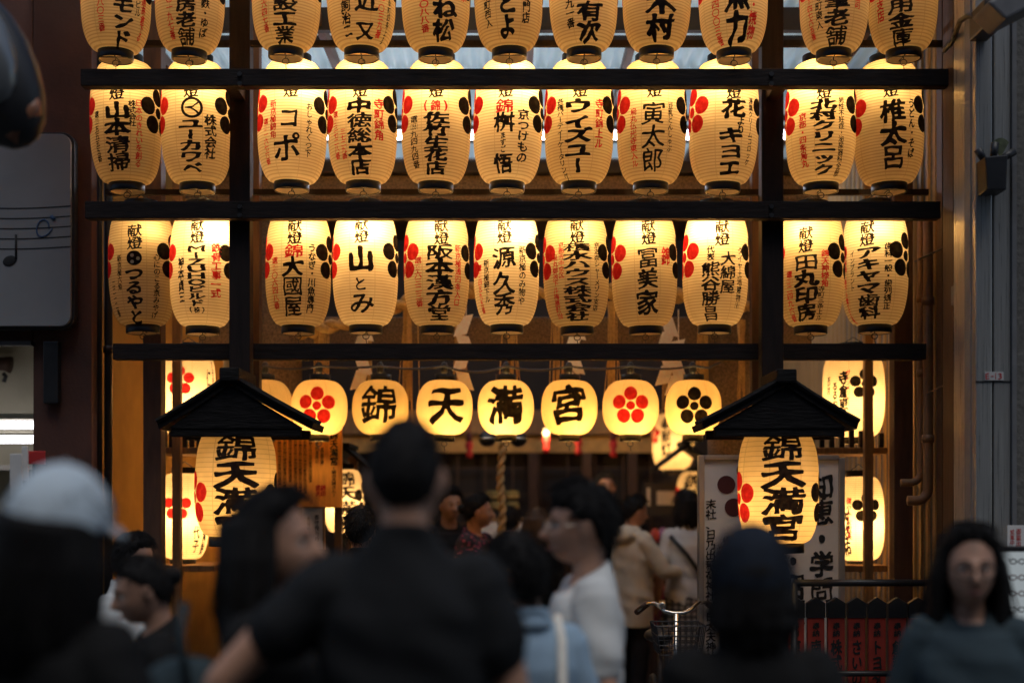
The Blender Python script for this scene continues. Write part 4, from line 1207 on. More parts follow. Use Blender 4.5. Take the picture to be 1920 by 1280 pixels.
# ---- red cloth table and bicycle
t = thing('red_cloth_stand', (PX(1260, 10.9), 10.9, 0), 'low stand draped with deep red cloth behind the bicycle', 'stand')
MB().box(PX(1222, 10.9), PX(1325, 10.9), 10.75, 11.1, PZ(1185, 10.9), PZ(1100, 10.9)).build('cloth', mat('crimson_cloth', (.16, .012, .02), .8, .3, 8), t, bevel=.012)
mb = MB(); mb.box(PX(1228, 10.9), PX(1318, 10.9), 10.8, 11.05, 0.031, PZ(1185, 10.9)); mb.build('base', 'brownwood', t)
for i, (px, py, c_) in enumerate(((1228, 1008, (.3, .03, .03)), (1243, 1006, (.2, .1, .3)), (1259, 1010, (.35, .12, .02)))):
    o = MB().lathe([(.025, 0), (.04, .02), (.046, .06), (.03, .1), (.012, .12)], tuple(P(px, py + 10, 11.25)), 16, True, True).build('offering_jar', mat('jar_glaze', c_, .4), None, True)
    tag(o, ('red offering jar beside the beige jacket', 'violet offering jar beside the beige jacket', 'orange offering jar beside the schoolgirl')[i], 'jar', 'offering jars')
tag(MB().box(PX(1215, 11.25), PX(1275, 11.25), 11.15, 11.38, .03, PZ(1022, 11.25)).build('jar_stand', 'brownwood', None, bevel=.01), 'dark wooden stand under the offering jars', 'stand')
t = thing('paper_slip_board', P(1232, 930, 11.5), 'small pale paper slips pinned beside the half hidden lantern', 'notice')
MB().box(PX(1213, 11.5), PX(1219, 11.5), 11.5, 11.51, PZ(948, 11.5), PZ(914, 11.5)).build('slip', 'noticewhite', t)
MB().box(PX(1232, 11.5), PX(1268, 11.5), 11.5, 11.51, PZ(946, 11.5), PZ(920, 11.5)).build('card', 'noticewhite', t)
MB().box(PX(1205, 11.5), PX(1275, 11.5), 11.511, 11.53, PZ(965, 11.5), PZ(905, 11.5)).build('backing', 'darkwood', t)

Yb = 6.55
bx = PX(1268, Yb)
t = thing('bicycle', (bx, Yb + .5, 0), 'parked city bicycle with chrome handlebar and wire front basket by the white board', 'bicycle')
hb = [P(1197, 1143, Yb + .22), P(1216, 1130, Yb + .16), P(1230, 1131, Yb + .1), P(1248, 1146, Yb + .05), P(1262, 1149, Yb + .04), P(1280, 1149, Yb + .04), P(1294, 1143, Yb + .06), P(1310, 1128, Yb + .12), P(1326, 1130, Yb + .18)]
h_ = MB().tube(hb, .010, 10).build('handlebar', 'chrome', t, True)
for a, b in (((1194, 1147, Yb + .25), (1214, 1131, Yb + .17)), ((1326, 1130, Yb + .18), (1340, 1142, Yb + .25))):
    MB().tube([P(*a), P(*b)], .016, 10).build('grip', 'brownwood', h_, True)
mb = MB()
x0, x1, zt, zb = PX(1220, Yb), PX(1310, Yb), PZ(1165, Yb), PZ(1198, Yb) - .05
ya, yb_ = Yb - .24, Yb + .02
for u in np.linspace(0, 1, 9):
    xx = x0 + (x1 - x0) * u; xi = x0 + .02 + (x1 - x0 - .04) * u
    for yy in (ya, yb_): mb.tube([(xx, yy, zt), (xi, yy + (.02 if yy == ya else -.02), zb)], .0025, 5)
for u in np.linspace(0, 1, 6):
    yy = ya + (yb_ - ya) * u
    for xx, xi in ((x0, x0 + .02), (x1, x1 - .02)): mb.tube([(xx, yy, zt), (xi, yy, zb)], .0025, 5)
for k in range(4):
    u = k / 3; z = zt + (zb - zt) * u; q = .02 * u
    mb.tube([(x0 + q, ya + q, z), (x1 - q, ya + q, z), (x1 - q, yb_ - q, z), (x0 + q, yb_ - q, z), (x0 + q, ya + q, z)], .0035 if k == 0 else .0025, 6)
mb.build('basket', 'blackmetal', t)
MB().tube([P(1268, 1149, Yb + .04), (bx, Yb + .06, .75), (bx, Yb - .02, .62)], .014, 10).build('stem', 'chrome', t, True)
mb = MB()
mb.tube([(bx, Yb + .06, .78), (bx, Yb + .28, .42), (bx, Yb + .52, .3), (bx, Yb + .66, .62), (bx, Yb + .70, .86)], .016, 10)
mb.tube([(bx, Yb + .07, .70), (bx, Yb + .64, .56)], .014, 10)
mb.tube([(bx - .05, Yb + 1.05, .33), (bx, Yb + .52, .3), (bx + .05, Yb + 1.05, .33)], .010, 8)
mb.tube([(bx - .05, Yb - .08, .33), (bx - .05, Yb - .02, .62), (bx + .05, Yb - .02, .62), (bx + .05, Yb - .08, .33)], .010, 8)
mb.build('frame', 'blackmetal', t, True)
MB().ell((bx, Yb + .72, .9), (.085, .13, .04)).build('saddle', 'blackmetal', t, True)
for yy in (Yb - .08, Yb + 1.05):
    wmb = MB()
    wmb.tube([(bx, yy + .31 * math.cos(a), .33 + .31 * math.sin(a)) for a in [k * 6.2832 / 40 for k in range(41)]], .018, 8, False)
    wl = wmb.build('wheel', 'blackmetal', t, True)
    sp = MB()
    for k in range(16):
        a = k * 6.2832 / 16
        sp.tube([(bx + (.015 if k % 2 else -.015), yy, .33), (bx, yy + .3 * math.cos(a), .33 + .3 * math.sin(a))], .0015, 4)
    sp.tube([(bx - .04, yy, .33), (bx + .04, yy, .33)], .02, 10)
    sp.build('spokes', 'chrome', wl)
fm = MB(); fm.tube([(bx, Yb - .08 + .345 * math.cos(a), .33 + .345 * math.sin(a)) for a in [R(k) for k in range(20, 150, 8)]], .022, 8); fm.build('mudguard', 'blackmetal', t, True)
MB().ell((bx, Yb - .28, .58), (.04, .05, .04)).build('headlight', 'chrome', t, True)
MB().tube([P(1244, 1142, Yb + .07), P(1241, 1128, Yb + .05)], [.012, .02]).build('bell', 'chrome', t, True)
# ================================================================== people
def remesh(mb, name, vox, smooth, material, parent, post=None, sub=0):
    me = mb.mesh(name + '_raw')
    o = bpy.data.objects.new('tmp', me)
    COL.objects.link(o)
    r = o.modifiers.new('r', 'REMESH'); r.mode = 'VOXEL'; r.voxel_size = vox; r.use_smooth_shade = True
    s = o.modifiers.new('s', 'SMOOTH'); s.factor = .5; s.iterations = smooth
    dg = bpy.context.evaluated_depsgraph_get()
    m = bpy.data.meshes.new_from_object(o.evaluated_get(dg), depsgraph=dg)
    bpy.data.objects.remove(o); bpy.data.meshes.remove(me)
    m.name = name
    if post:
        co = np.empty(len(m.vertices) * 3); m.vertices.foreach_get('co', co)
        co = post(co.reshape(-1, 3)); m.vertices.foreach_set('co', co.ravel())
    m.materials.clear()
    return link(name, m, material, parent, True)


def limb(mb, pts, rads, n=14, flat=None):
    """tapered rounded limb"""
    pts = [Vector(p) for p in pts]
    d0 = (pts[0] - pts[1]).normalized(); d1 = (pts[-1] - pts[-2]).normalized()
    P0 = [pts[0] + d0 * rads[0] * k for k in (.98, .7)]; P1 = [pts[-1] + d1 * rads[-1] * k for k in (.7, .98)]
    mb.tube(P0 + pts + P1, [rads[0] * .2, rads[0] * .72] + list(rads) + [rads[-1] * .72, rads[-1] * .2], n)


def loft(mb, secs, n=28):
    b = len(mb.v)
    for x, y, z, rx, ry in secs:
        for k in range(n):
            a = 6.283185 * k / n
            c, s = math.cos(a), math.sin(a)
            p = 2.5
            q = (abs(c) ** p + abs(s) ** p) ** (-1 / p)
            mb.v.append((x + rx * c * q, y + ry * s * q, z))
    for i in range(len(secs) - 1):
        for k in range(n):
            k2 = (k + 1) % n
            mb.f.append((b + i * n + k, b + i * n + k2, b + (i + 1) * n + k2, b + (i + 1) * n + k))
    mb.f.append(tuple(b + k for k in range(n))[::-1]); mb.f.append(tuple(b + (len(secs) - 1) * n + k for k in range(n)))


def head_pts(n=72, m=54):
    """head surface about its centre: x side, -y face, z up; returns (pts[m+1, n, 3], unit directions)"""
    out = np.zeros((m + 1, n, 3))
    for i in range(m + 1):
        th = math.pi * i / m
        for k in range(n):
            a = 2 * math.pi * k / n
            dx, dy, dz = math.sin(th) * math.cos(a), math.sin(th) * math.sin(a), math.cos(th)
            x, y, z = .074 * dx, .096 * dy, .117 * dz
            if z < 0:
                t = -z / .117
                x *= 1 - .16 * t ** 1.6
                y *= (1 + .42 * t ** 1.8) if y < 0 else (1 - .42 * t ** 1.3)
            if y < 0:
                fr = min(1, -dy * 1.6)
                y *= .95
                nz = z + .030
                y -= .036 * fr * math.exp(-(x / .0125) ** 2) * math.exp(-(nz / (.036 if nz > 0 else .013)) ** 2)
                y -= .004 * fr * math.exp(-(x / .018) ** 2 - ((z + .036) / .010) ** 2)
                y += .010 * fr * math.exp(-((abs(x) - .031) / .015) ** 2 - ((z - .001) / .012) ** 2)
                y -= .005 * fr * math.exp(-(x / .05) ** 4 - ((z - .022) / .010) ** 2)
                y -= .006 * fr * math.exp(-(x / .022) ** 2 - ((z + .064) / .006) ** 2) + .006 * fr * math.exp(-(x / .020) ** 2 - ((z + .077) / .006) ** 2)
                y += .003 * fr * math.exp(-(x / .026) ** 2 - ((z + .0705) / .002) ** 2)
                y -= .007 * fr * math.exp(-(x / .02) ** 2 - ((z + .098) / .013) ** 2)
                y -= .004 * fr * math.exp(-((abs(x) - .045) / .02) ** 2 - ((z + .028) / .02) ** 2)
            out[i, k] = (x, y, z)
    return out
HEAD = head_pts()
def grid_faces(mb, pts):
    m, n = pts.shape[0] - 1, pts.shape[1]
    vs = [tuple(p) for row in pts for p in row]
    mb.add(vs, [(i * n + k, (i + 1) * n + k, (i + 1) * n + (k + 1) % n, i * n + (k + 1) % n) for i in range(m) for k in range(n)])


SKIN = {'light': mat('fair_skin', (.52, .285, .19), .5, .08, 12), 'tan': mat('tan_skin', (.40, .22, .14), .5, .08, 12)}
HAIRC = {'black': mat('black_hair', (.009, .008, .008), .7, .3, 60, spec=.2, bump=.5, bscale=220, stretch=(1, 1, .25)), 'brown': mat('brown_hair', (.075, .042, .024), .6, .4, 60, spec=.3, bump=.5, bscale=220, stretch=(1, 1, .25)), 'grey': mat('greying_hair', (.045, .043, .042), .7, .3, 60, spec=.2)}
LIPM = mat('lips', (.30, .11, .09), .5)
EYEW = mat('eye_white', (.55, .53, .50), .3); EYED = mat('eye_dark', (.012, .008, .006), .2)
SHOE = mat('dark_shoe', (.02, .02, .022), .6)


def cloth(name, col, var=.12, scale=14, **k): return mat(name, col, .85, var, scale, bump=.25, bscale=160, spec=.2, **k)


def person(cx, ytop, Y, heading, label, H=None, build=1.0, skin='light', hair='short', hairc='black', top=None, sleeve='short', bottom=None, skirt=None,
           pose=None, tilt=(0, 0, 0), face=True, glasses=None, cap=None, jacket=False, floor=0.0, group='people in the street', vox=.0075, topname='shirt', hairseed=0, sleeve_len=.66, collar=None):
    """a standing figure; local axes: -y forward, +x its own left; then turned by heading about the vertical"""
    Htop = PZ(ytop, Y) - floor
    H = H or Htop
    s = Htop / 1.765
    bs = build
    base = Vector((PX(cx, Y), Y, floor))
    root = thing('person', base, label, 'person', group)
    Rm = Matrix.Rotation(R(heading), 4, 'Z')
    W = Matrix.Translation(base) @ Rm @ Matrix.Scale(s, 4)
    def world(mb):
        mb.v = [tuple(W @ Vector(v)) for v in mb.v]; return mb
    HC = Vector((0, -.012, 1.632))
    HR = (Matrix.Translation(HC + Vector((0, .03, -.10))) @ Matrix.Rotation(R(tilt[2]), 4, 'Z') @ Matrix.Rotation(R(tilt[0]), 4, 'X') @ Matrix.Rotation(R(tilt[1]), 4, 'Y') @ Matrix.Translation(-Vector((0, .03, -.10))))
    def hd(p): return HR @ Vector(p)
    pose = pose or {}
    collar = (not face) if collar is None else collar
    sh = {1: Vector((.175 * bs, .01, 1.425)), -1: Vector((-.175 * bs, .01, 1.425))}
    el = {1: pose.get('LE', (.232 * bs, .03, 1.14)), -1: pose.get('RE', (-.232 * bs, .03, 1.14))}
    wr = {1: pose.get('LW', (.235 * bs, -.06, .90)), -1: pose.get('RW', (-.235 * bs, -.06, .90))}
    # ---- body
    b = MB()
    hp = np.array([[tuple(hd(p)) for p in row] for row in HEAD])
    grid_faces(b, hp)
    for s_ in (-1, 1):
        e = MB(); e.ell((0, 0, 0), (.010, .020, .032), 12, 8, Matrix.Rotation(R(-12), 3, 'X') @ Matrix.Rotation(R(s_ * 18), 3, 'Z'))
        b.add([hd(Vector(v) + Vector((s_ * .076, .012, -.006))) for v in e.v], e.f)
    limb(b, [hd((0, .030, -.05)), (0, .018, 1.50), (0, .02, 1.42)], [.048, .054 * bs, .058 * bs])
    loft(b, [(0, .005, .86, .155 * bs, .105), (0, .0, .96, .158 * bs, .108), (0, -.005, 1.08, .135 * bs, .098), (0, -.01, 1.24, .158 * bs, .112), (0, 0, 1.35, .155 * bs, .095), (0, .008, 1.42, .11 * bs, .06), (0, .012, 1.465, .058, .05)])
    for s_ in (-1, 1):
        E_, W_ = Vector(el[s_]), Vector(wr[s_])
        limb(b, [sh[s_] + Vector((-s_ * .02, 0, -.005)), sh[s_] * .45 + E_ * .55, E_], [.045 * bs, .043 * bs, .037])
        limb(b, [E_, E_ * .6 + W_ * .4, W_], [.037, .036, .025])
        d = (W_ - E_).normalized()
        side = d.cross(Vector((1, 0, 0)));
        if side.length < .2: side = d.cross(Vector((0, 1, 0)))
        side.normalize(); nrm = side.cross(d).normalized()
        palm0, palm1 = W_ + d * .012, W_ + d * .085
        limb(b, [palm0 + side * .014, palm1 + side * .020], [.020, .018]); limb(b, [palm0 - side * .014, palm1 - side * .020], [.020, .018])
        limb(b, [palm0, palm1], [.020, .018])
        for k, (off, ln) in enumerate(((.031, .068), (.0105, .076), (-.0105, .071), (-.031, .056))):
            p0 = palm1 + side * off
            c1 = p0 + d * ln * .5 + nrm * .010 * -s_; c2 = p0 + d * ln * .9 + nrm * .03 * -s_
            limb(b, [p0, c1, c2], [.0095, .0088, .0075], 8)
        limb(b, [palm0 + side * .025 + d * .01, palm0 + side * .05 + d * .04 + nrm * .012 * -s_, palm0 + side * .055 + d * .068 + nrm * .024 * -s_], [.013, .010, .0085], 8)
        hx = .088 * bs * s_
        limb(b, [(hx, 0, .90), (hx, -.012, .68), (hx, 0, .49)], [.088 * bs, .070 * bs, .052])
        limb(b, [(hx, 0, .49), (hx, .02, .34), (hx, .012, .09)], [.052, .053, .036])
        limb(b, [(hx, .03, .045), (hx + s_ * .012, -.13, .032)], [.036, .032])
    remesh(world(b), 'body', (.0052 if face else vox) * s, 2 if face else 3, SKIN[skin], root)
    # ---- face details
    if face:
        for s_ in (-1, 1):
            e = MB(); e.ell((s_ * .031, -.0745, .001), (.0125, .009, .0062), 12, 8)
            e.v = [hd(v) for v in e.v]; o = world(e).build('eye', EYEW, root, True)
            e = MB(); e.ell((s_ * .031, -.0822, .001), (.0052, .0024, .0052), 10, 6); e.v = [hd(v) for v in e.v]; world(e).build('iris', EYED, o, True)
            e = MB(); e.tube([hd((s_ * x, y, z)) for x, y, z in ((.014, -.0945, .0235), (.026, -.0950, .0275), (.038, -.0905, .0275), (.048, -.081, .022))], [.0022, .0034, .0032, .0015], 6)
            world(e).build('eyebrow', HAIRC['black'], root, True)
        e = MB(); e.tube([hd((x, y, z)) for x, y, z in ((-.024, -.0855, -.071), (-.010, -.0975, -.0685), (0, -.0995, -.070), (.010, -.0975, -.0685), (.024, -.0855, -.071))], [.001, .004, .0046, .004, .001], 8)
        world(e).build('lips', LIPM, root, True)
    # ---- hair
    rng_ = np.random.RandomState(hairseed + int(abs(cx)))
    ph = rng_.rand(8) * 6.28
    if hair:
        hh = MB()
        th = {'buzz': .006, 'short': .018, 'full': .024, 'long': .026, 'bob': .028, 'bun': .014}[hair]
        pts = HEAD.copy()
        L = np.linalg.norm(pts, axis=2, keepdims=True)
        x, y, z = pts[..., 0], pts[..., 1], pts[..., 2]
        top_ = {'full': .050, 'long': .086, 'bob': .055, 'bun': .062}.get(hair, .066)
        back = -.088 if hair in ('short', 'buzz') else -.085
        hl = np.interp(y, [-.095, -.06, -.03, .0, .03, .07, .1], [top_, top_ - .002, .034, .004, -.012 if hair in ('full', 'short', 'buzz') else -.04, back, back])
        mk = np.clip((z - hl + .006 * np.sin(60 * np.arctan2(y, x) + ph[7])) / .030, 0, 1)
        nz = (np.sin(38 * np.arctan2(y, x) + 50 * z + ph[0]) * .5 + np.sin(23 * np.arctan2(y, x) - 70 * z + ph[1]) * .5 + np.sin(90 * x + 40 * z + ph[2]) * .4)
        tt = th * mk * (1 + .12 * nz) + (.25 * th * mk * np.clip(z / .1, 0, 1)) - .008 * (1 - mk)
        pts = pts * (1 + tt[..., None] / L)
        grid_faces(hh, np.array([[tuple(hd(p)) for p in row] for row in pts]))
        if hair in ('short', 'full'):
            for k in range(70 if hair == 'full' else 40):
                a = rng_.uniform(0, 6.28); zz = rng_.uniform(.02, .10)
                rad_ = math.sqrt(max(.02, 1 - (zz / .125) ** 2))
                p = Vector((.074 * rad_ * math.cos(a), .096 * rad_ * math.sin(a), zz)) * (1 + th / .1 * .85)
                if p.y < -.045: continue
                q = p * 1.03 + Vector((rng_.normal() * .012, rng_.normal() * .012, -.024))
                limb(hh, [hd(p * .93), hd(p * 1.01), hd(q)], [.010, .009, .004], 6)
        if hair in ('long', 'bob'):
            zl = -.30 if hair == 'long' else -.13
            for k in range(34):
                a = R(-25 + 230 * k / 33)
                vol = 1.22 if hair == 'long' else 1.0
                cxx, cyy = .080 * vol * math.cos(a), .030 + .080 * vol * math.sin(a)
                wv = .012 * math.sin(k * 2.3 + ph[3])
                limb(hh, [hd((cxx * .85, cyy, .05)), hd((cxx * 1.06, cyy * 1.0, -.03)), hd((cxx * 1.12 + wv, cyy * .95 + .01, -.03 + (zl + .03) * .55)), hd((cxx * 1.0 - wv, cyy * .85 + .012, zl + .03 * math.sin(k * 1.7)))], [.020, .022, .020, .008], 8)
        if hair == 'bun':
            hh.ell(hd((0, .115, .02)), (.036, .034, .036))
        remesh(world(hh), 'hair', .0048 * s, 1, HAIRC[hairc], root)
        sm = MB()
        crown = Vector((0, .035, .115))
        want = {'buzz': 400, 'short': 520, 'full': 650, 'long': 380, 'bob': 420, 'bun': 380}[hair]
        tries = 0
        while want and tries < 9000:
            tries += 1
            i_, k_ = rng_.randint(1, 40), rng_.randint(0, HEAD.shape[1])
            if mk[i_, k_] < (.9 if hair == 'buzz' else .45) or (HEAD[i_, k_, 1] < -.06 and hair != 'buzz'): continue
            want -= 1
            p = Vector(HEAD[i_, k_]); nn = p.normalized()
            tg = (p - crown); tg -= nn * tg.dot(nn)
            if tg.length < 1e-4: tg = Vector((rng_.normal(), rng_.normal(), 0))
            tg.normalize(); tg = (tg + Vector((rng_.normal(), rng_.normal(), rng_.normal())) * .30)
            tg -= nn * tg.dot(nn); tg.normalize()
            ln = {'buzz': .012, 'short': .032, 'full': .036, 'long': .05, 'bob': .05, 'bun': .04}[hair] * rng_.uniform(.6, 1.4)
            base_ = p + nn * th * 1.0
            lift = (th * rng_.uniform(.15, .5) + .002) * (.35 if hair in ('long', 'bob', 'bun') else 1)
            sm.tube([hd(base_), hd(base_ + tg * ln * .5 + nn * lift), hd(base_ + tg * ln + nn * lift * rng_.uniform(.2, 1.2))], [.0018, .0014, .0005], 4)
        if hair in ('long', 'bob'):
            for k in range(110):
                a = R(rng_.uniform(-28, 208)); vol = (1.27 if hair == 'long' else 1.05) * rng_.uniform(.95, 1.10)
                cxx, cyy = .084 * vol * math.cos(a), .030 + .084 * vol * math.sin(a)
                ze_ = (zl + .02) * rng_.uniform(.75, 1.12); wv = rng_.normal() * .012
                sm.tube([hd((cxx * .9, cyy * .95, .04)), hd((cxx * 1.06, cyy, -.03)), hd((cxx * 1.12 + wv, cyy + .01, ze_ * .55)), hd((cxx * 1.05 - wv, cyy * .9 + .012, ze_))], [.003, .005, .004, .001], 5)
        world(sm).build('hair_strands', HAIRC[hairc], root, True)
    # ---- cap
    if cap:
        kind, cm = cap
        c = MB()
        pts = HEAD.copy(); L = np.linalg.norm(pts, axis=2, keepdims=True)
        z, y = pts[..., 2], pts[..., 1]
        low = .022 if kind == 'cap' else -.045
        low = low - (.035 if kind == 'cap' else .03) * np.clip(y / .1, -1, 1)
        mk = np.clip((z - low) / .012, 0, 1)
        x = pts[..., 0]
        if kind == 'cap': mk = mk * (1 - np.clip(1.6 - np.hypot(x / .034, (z + .016) / .03), 0, 1) * (y > .04))
        tt = (.036 if kind == 'cap' else .034) * mk - .012 * (1 - mk) + (.012 * mk * np.clip(z / .1, 0, 1))
        pts = pts * (1 + tt[..., None] / L)
        grid_faces(c, np.array([[tuple(hd(p)) for p in row] for row in pts]))
        if kind == 'cap':
            br = []
            for k in range(13):
                a = R(-60 + 10 * k)
                br.append((.098 * math.sin(a), -.075 - .10 * math.cos(a) ** 1.2, .035 - .02 * abs(math.sin(a))))
            inner = [(.085 * math.sin(R(-60 + 10 * k)), -.075 * math.cos(R(-60 + 10 * k)) - .01, .04) for k in range(13)]
            n_ = 13
            vs = [hd(p) for p in br] + [hd(p) for p in inner] + [hd(Vector(p) + Vector((0, 0, -.006))) for p in br] + [hd(Vector(p) + Vector((0, 0, -.006))) for p in inner]
            c.add(vs, [(k, k + 1, n_ + k + 1, n_ + k) for k in range(12)] + [(2 * n_ + k, 3 * n_ + k, 3 * n_ + k + 1, 2 * n_ + k + 1) for k in range(12)] + [(k, 2 * n_ + k, 2 * n_ + k + 1, k + 1) for k in range(12)])
            c.ell(hd((0, 0, .165)), (.008, .008, .005), 10, 6)
        world(c).build('cap' if kind == 'cap' else 'knit_cap', cm, root, True)
    # ---- glasses
    if glasses:
        g = MB()
        for s_ in (-1, 1):
            rx, rz = (.0245, .0235) if glasses == 'round' else (.026, .018)
            g.tube([hd((s_ * .033 + rx * math.cos(a), -.1045 + .004 * math.cos(a) * s_, -.004 + rz * math.sin(a))) for a in [k * .3307 for k in range(20)]], .0030 if glasses == 'round' else .0016, 6, False)
            g.tube([hd((s_ * .058, -.100, .004)), hd((s_ * .075, -.05, .005)), hd((s_ * .080, .012, .002))], .0016, 6)
        g.tube([hd((-.008, -.106, 0)), hd((0, -.109, .003)), hd((.008, -.106, 0))], .0016, 6)
        world(g).build('glasses', 'chrome' if glasses == 'thin' else 'blackmetal', root, True)
    # ---- top
    amp = .0045
    def wrinkle(co):
        z, x, y = co[:, 2], co[:, 0], co[:, 1]
        d = amp * (np.sin(26 * x + 31 * z + ph[4]) * np.sin(17 * z - 9 * y + ph[5]) + .5 * np.sin(60 * z + 33 * x + ph[6]) * np.sin(21 * x + ph[7] - 8 * z))
        cxx, cyy = base.x, base.y
        r = np.hypot(x - cxx, y - cyy) + 1e-6
        co = co.copy(); co[:, 0] += d * (x - cxx) / r; co[:, 1] += d * (y - cyy) / r
        return co
    if top:
        t_ = MB()
        g = .016 if not jacket else .026
        hem = .84 if not jacket else .74
        loft(t_, [(0, .005, hem, (.165 + g * .6) * bs, .118 + g * .6), (0, 0, .98, (.165 + g) * bs, .118 + g * .8), (0, -.005, 1.10, (.152 + g) * bs, .108 + g), (0, -.01, 1.25, (.165 + g) * bs, .118 + g * .7), (0, 0, 1.35, (.172 + g * .6) * bs, .110 + g * .7),
                  (0, .008, 1.425, (.150 + g * .4) * bs, .085 + g * .5), (0, .012, 1.468, .112 * bs, .072)] + ([(0, .016, 1.50, .080 * bs, .066)] if collar else [(0, .018, 1.50, .080 * bs, .066)]) + ([(0, .020, 1.518, .070, .064), (0, .022, 1.528, .064, .060)] if collar else []))
        t_.v = [(x, y, z + (.62 if not collar else .35) * (y - .03) * min(1, max(0, (z - 1.44) / .04))) for x, y, z in t_.v]
        for s_ in (-1, 1):
            E_, W_ = Vector(el[s_]), Vector(wr[s_])
            S_ = sh[s_] + Vector((-s_ * .03, 0, -.012))
            if sleeve == 'short':
                q = S_ * (1 - sleeve_len) + E_ * sleeve_len
                limb(t_, [S_, S_ * .5 + q * .5, q], [(.070 + g * .3) * bs, (.066 + g * .4) * bs, (.066 + g * .4) * bs])
            else:
                limb(t_, [S_, S_ * .5 + E_ * .5, E_], [(.070 + g * .3) * bs, .062 * bs + g * .4, .053 + g * .3])
                limb(t_, [E_, E_ * .5 + W_ * .5, W_], [.053 + g * .3, .048 + g * .2, .040])
        if jacket:
            t_.ell((0, .10, 1.445), (.135, .075, .075)); t_.ell((0, .03, 1.49), (.105, .095, .035))
        remesh(world(t_), topname, .0095 * s, 4, top, root, wrinkle)
        if topname == 'collared_shirt':
            c = MB(); n_ = 24
            for k in range(n_):
                a = 6.283 * k / n_
            c.lathe([(.066, 0), (.070, .035), (.078, .012), (.088, -.012), (.080, -.014)], (0, .012, 1.487), 24)
            world(c).build('collar', top, root, True)
    if bottom or skirt:
        t_ = MB()
        if skirt:
            vs = []
            secs = []
            for u in range(9):
                z = 1.0 - .06 * u
                rr_ = .155 + .011 * u
                secs.append((0, 0, z, rr_, rr_ * .78))
            loft(t_, secs, 40)
            t_.v = [(x * (1 + .05 * math.sin(14 * math.atan2(y, x)) * (1 - z) * 2), y * (1 + .05 * math.sin(14 * math.atan2(y, x)) * (1 - z) * 2), z) for x, y, z in t_.v]
            world(t_).build('skirt', skirt, root, True)
        else:
            loft(t_, [(0, .005, .84, .17 * bs, .118), (0, .0, .95, .172 * bs, .118), (0, 0, 1.02, .16 * bs, .112)])
            for s_ in (-1, 1):
                hx = .09 * bs * s_
                limb(t_, [(hx, 0, .88), (hx, -.01, .66), (hx, 0, .48), (hx, .014, .30), (hx, .012, .10)], [.098 * bs, .083 * bs, .070, .066, .058])
            remesh(world(t_), 'trousers', .011 * s, 4, bottom, root, wrinkle)
    for s_ in (-1, 1):
        t_ = MB(); hx = .088 * bs * s_
        limb(t_, [(hx, .045, .05), (hx + s_ * .008, -.06, .046), (hx + s_ * .014, -.15, .036)], [.045, .044, .034])
        t_.v = [(x, y, max(z, .002)) for x, y, z in t_.v]
        world(t_).build('shoe', SHOE, root, True)
    return root, W, hd


TROUSER = cloth('dark_trousers', (.018, .018, .022)); JEAN = cloth('dark_jeans', (.03, .038, .055))
BLACKT = cloth('charcoal_cotton', (.015, .016, .018)); BLACK2 = cloth('black_cotton', (.009, .009, .0095)); WHITET = cloth('white_cotton', (.62, .63, .62), .05)
LBLUE = cloth('light_blue_cotton', (.30, .42, .54), .08); BEIGE = cloth('beige_nylon', (.62, .55, .43), .08); TEAL = cloth('slate_teal_cotton', (.038, .058, .070))
CAPM = cloth('pale_blue_cap', (.52, .61, .68), .06); BEANIE = cloth('navy_knit', (.012, .017, .028), .2, 60)
fl = bpy.data.materials.new('floral_print'); fl.use_nodes = True
_t = fl.node_tree; _b = _t.nodes['Principled BSDF']; _b.inputs['Roughness'].default_value = .8
_v = _t.nodes.new('ShaderNodeTexVoronoi'); _v.inputs['Scale'].default_value = 34
_r = _t.nodes.new('ShaderNodeValToRGB'); _r.color_ramp.interpolation = 'CONSTANT'
for p_, c_ in ((0, (.55, .22, .10, 1)), (.16, (.35, .04, .10, 1)), (.30, (.10, .012, .03, 1)), (.42, (.02, .012, .016, 1))):
    e_ = _r.color_ramp.elements.new(p_) if p_ else _r.color_ramp.elements[0]; e_.color = c_
_r.color_ramp.elements[-1].color = (.02, .012, .016, 1)
_tc = _t.nodes.new('ShaderNodeTexCoord'); _t.links.new(_tc.outputs['Object'], _v.inputs['Vector']); _t.links.new(_v.outputs['Distance'], _r.inputs[0]); _t.links.new(_r.outputs[0], _b.inputs['Base Color'])
pl_ = bpy.data.materials.new('plaid'); pl_.use_nodes = True
_t = pl_.node_tree; _b = _t.nodes['Principled BSDF']; _b.inputs['Roughness'].default_value = .85
_tc = _t.nodes.new('ShaderNodeTexCoord'); _w1 = _t.nodes.new('ShaderNodeTexWave'); _w2 = _t.nodes.new('ShaderNodeTexWave')
_w1.bands_direction = 'X'; _w2.bands_direction = 'Z'
for q in (_w1, _w2): q.inputs['Scale'].default_value = 7; _t.links.new(_tc.outputs['Object'], q.inputs['Vector'])
_m = _t.nodes.new('ShaderNodeMath'); _m.operation = 'MULTIPLY'; _t.links.new(_w1.outputs['Fac'], _m.inputs[0]); _t.links.new(_w2.outputs['Fac'], _m.inputs[1])
_r = _t.nodes.new('ShaderNodeValToRGB'); _r.color_ramp.elements[0].color = (.03, .03, .032, 1); _r.color_ramp.elements[1].color = (.40, .38, .34, 1)
_t.links.new(_m.outputs[0], _r.inputs[0]); _t.links.new(_r.outputs[0], _b.inputs['Base Color'])

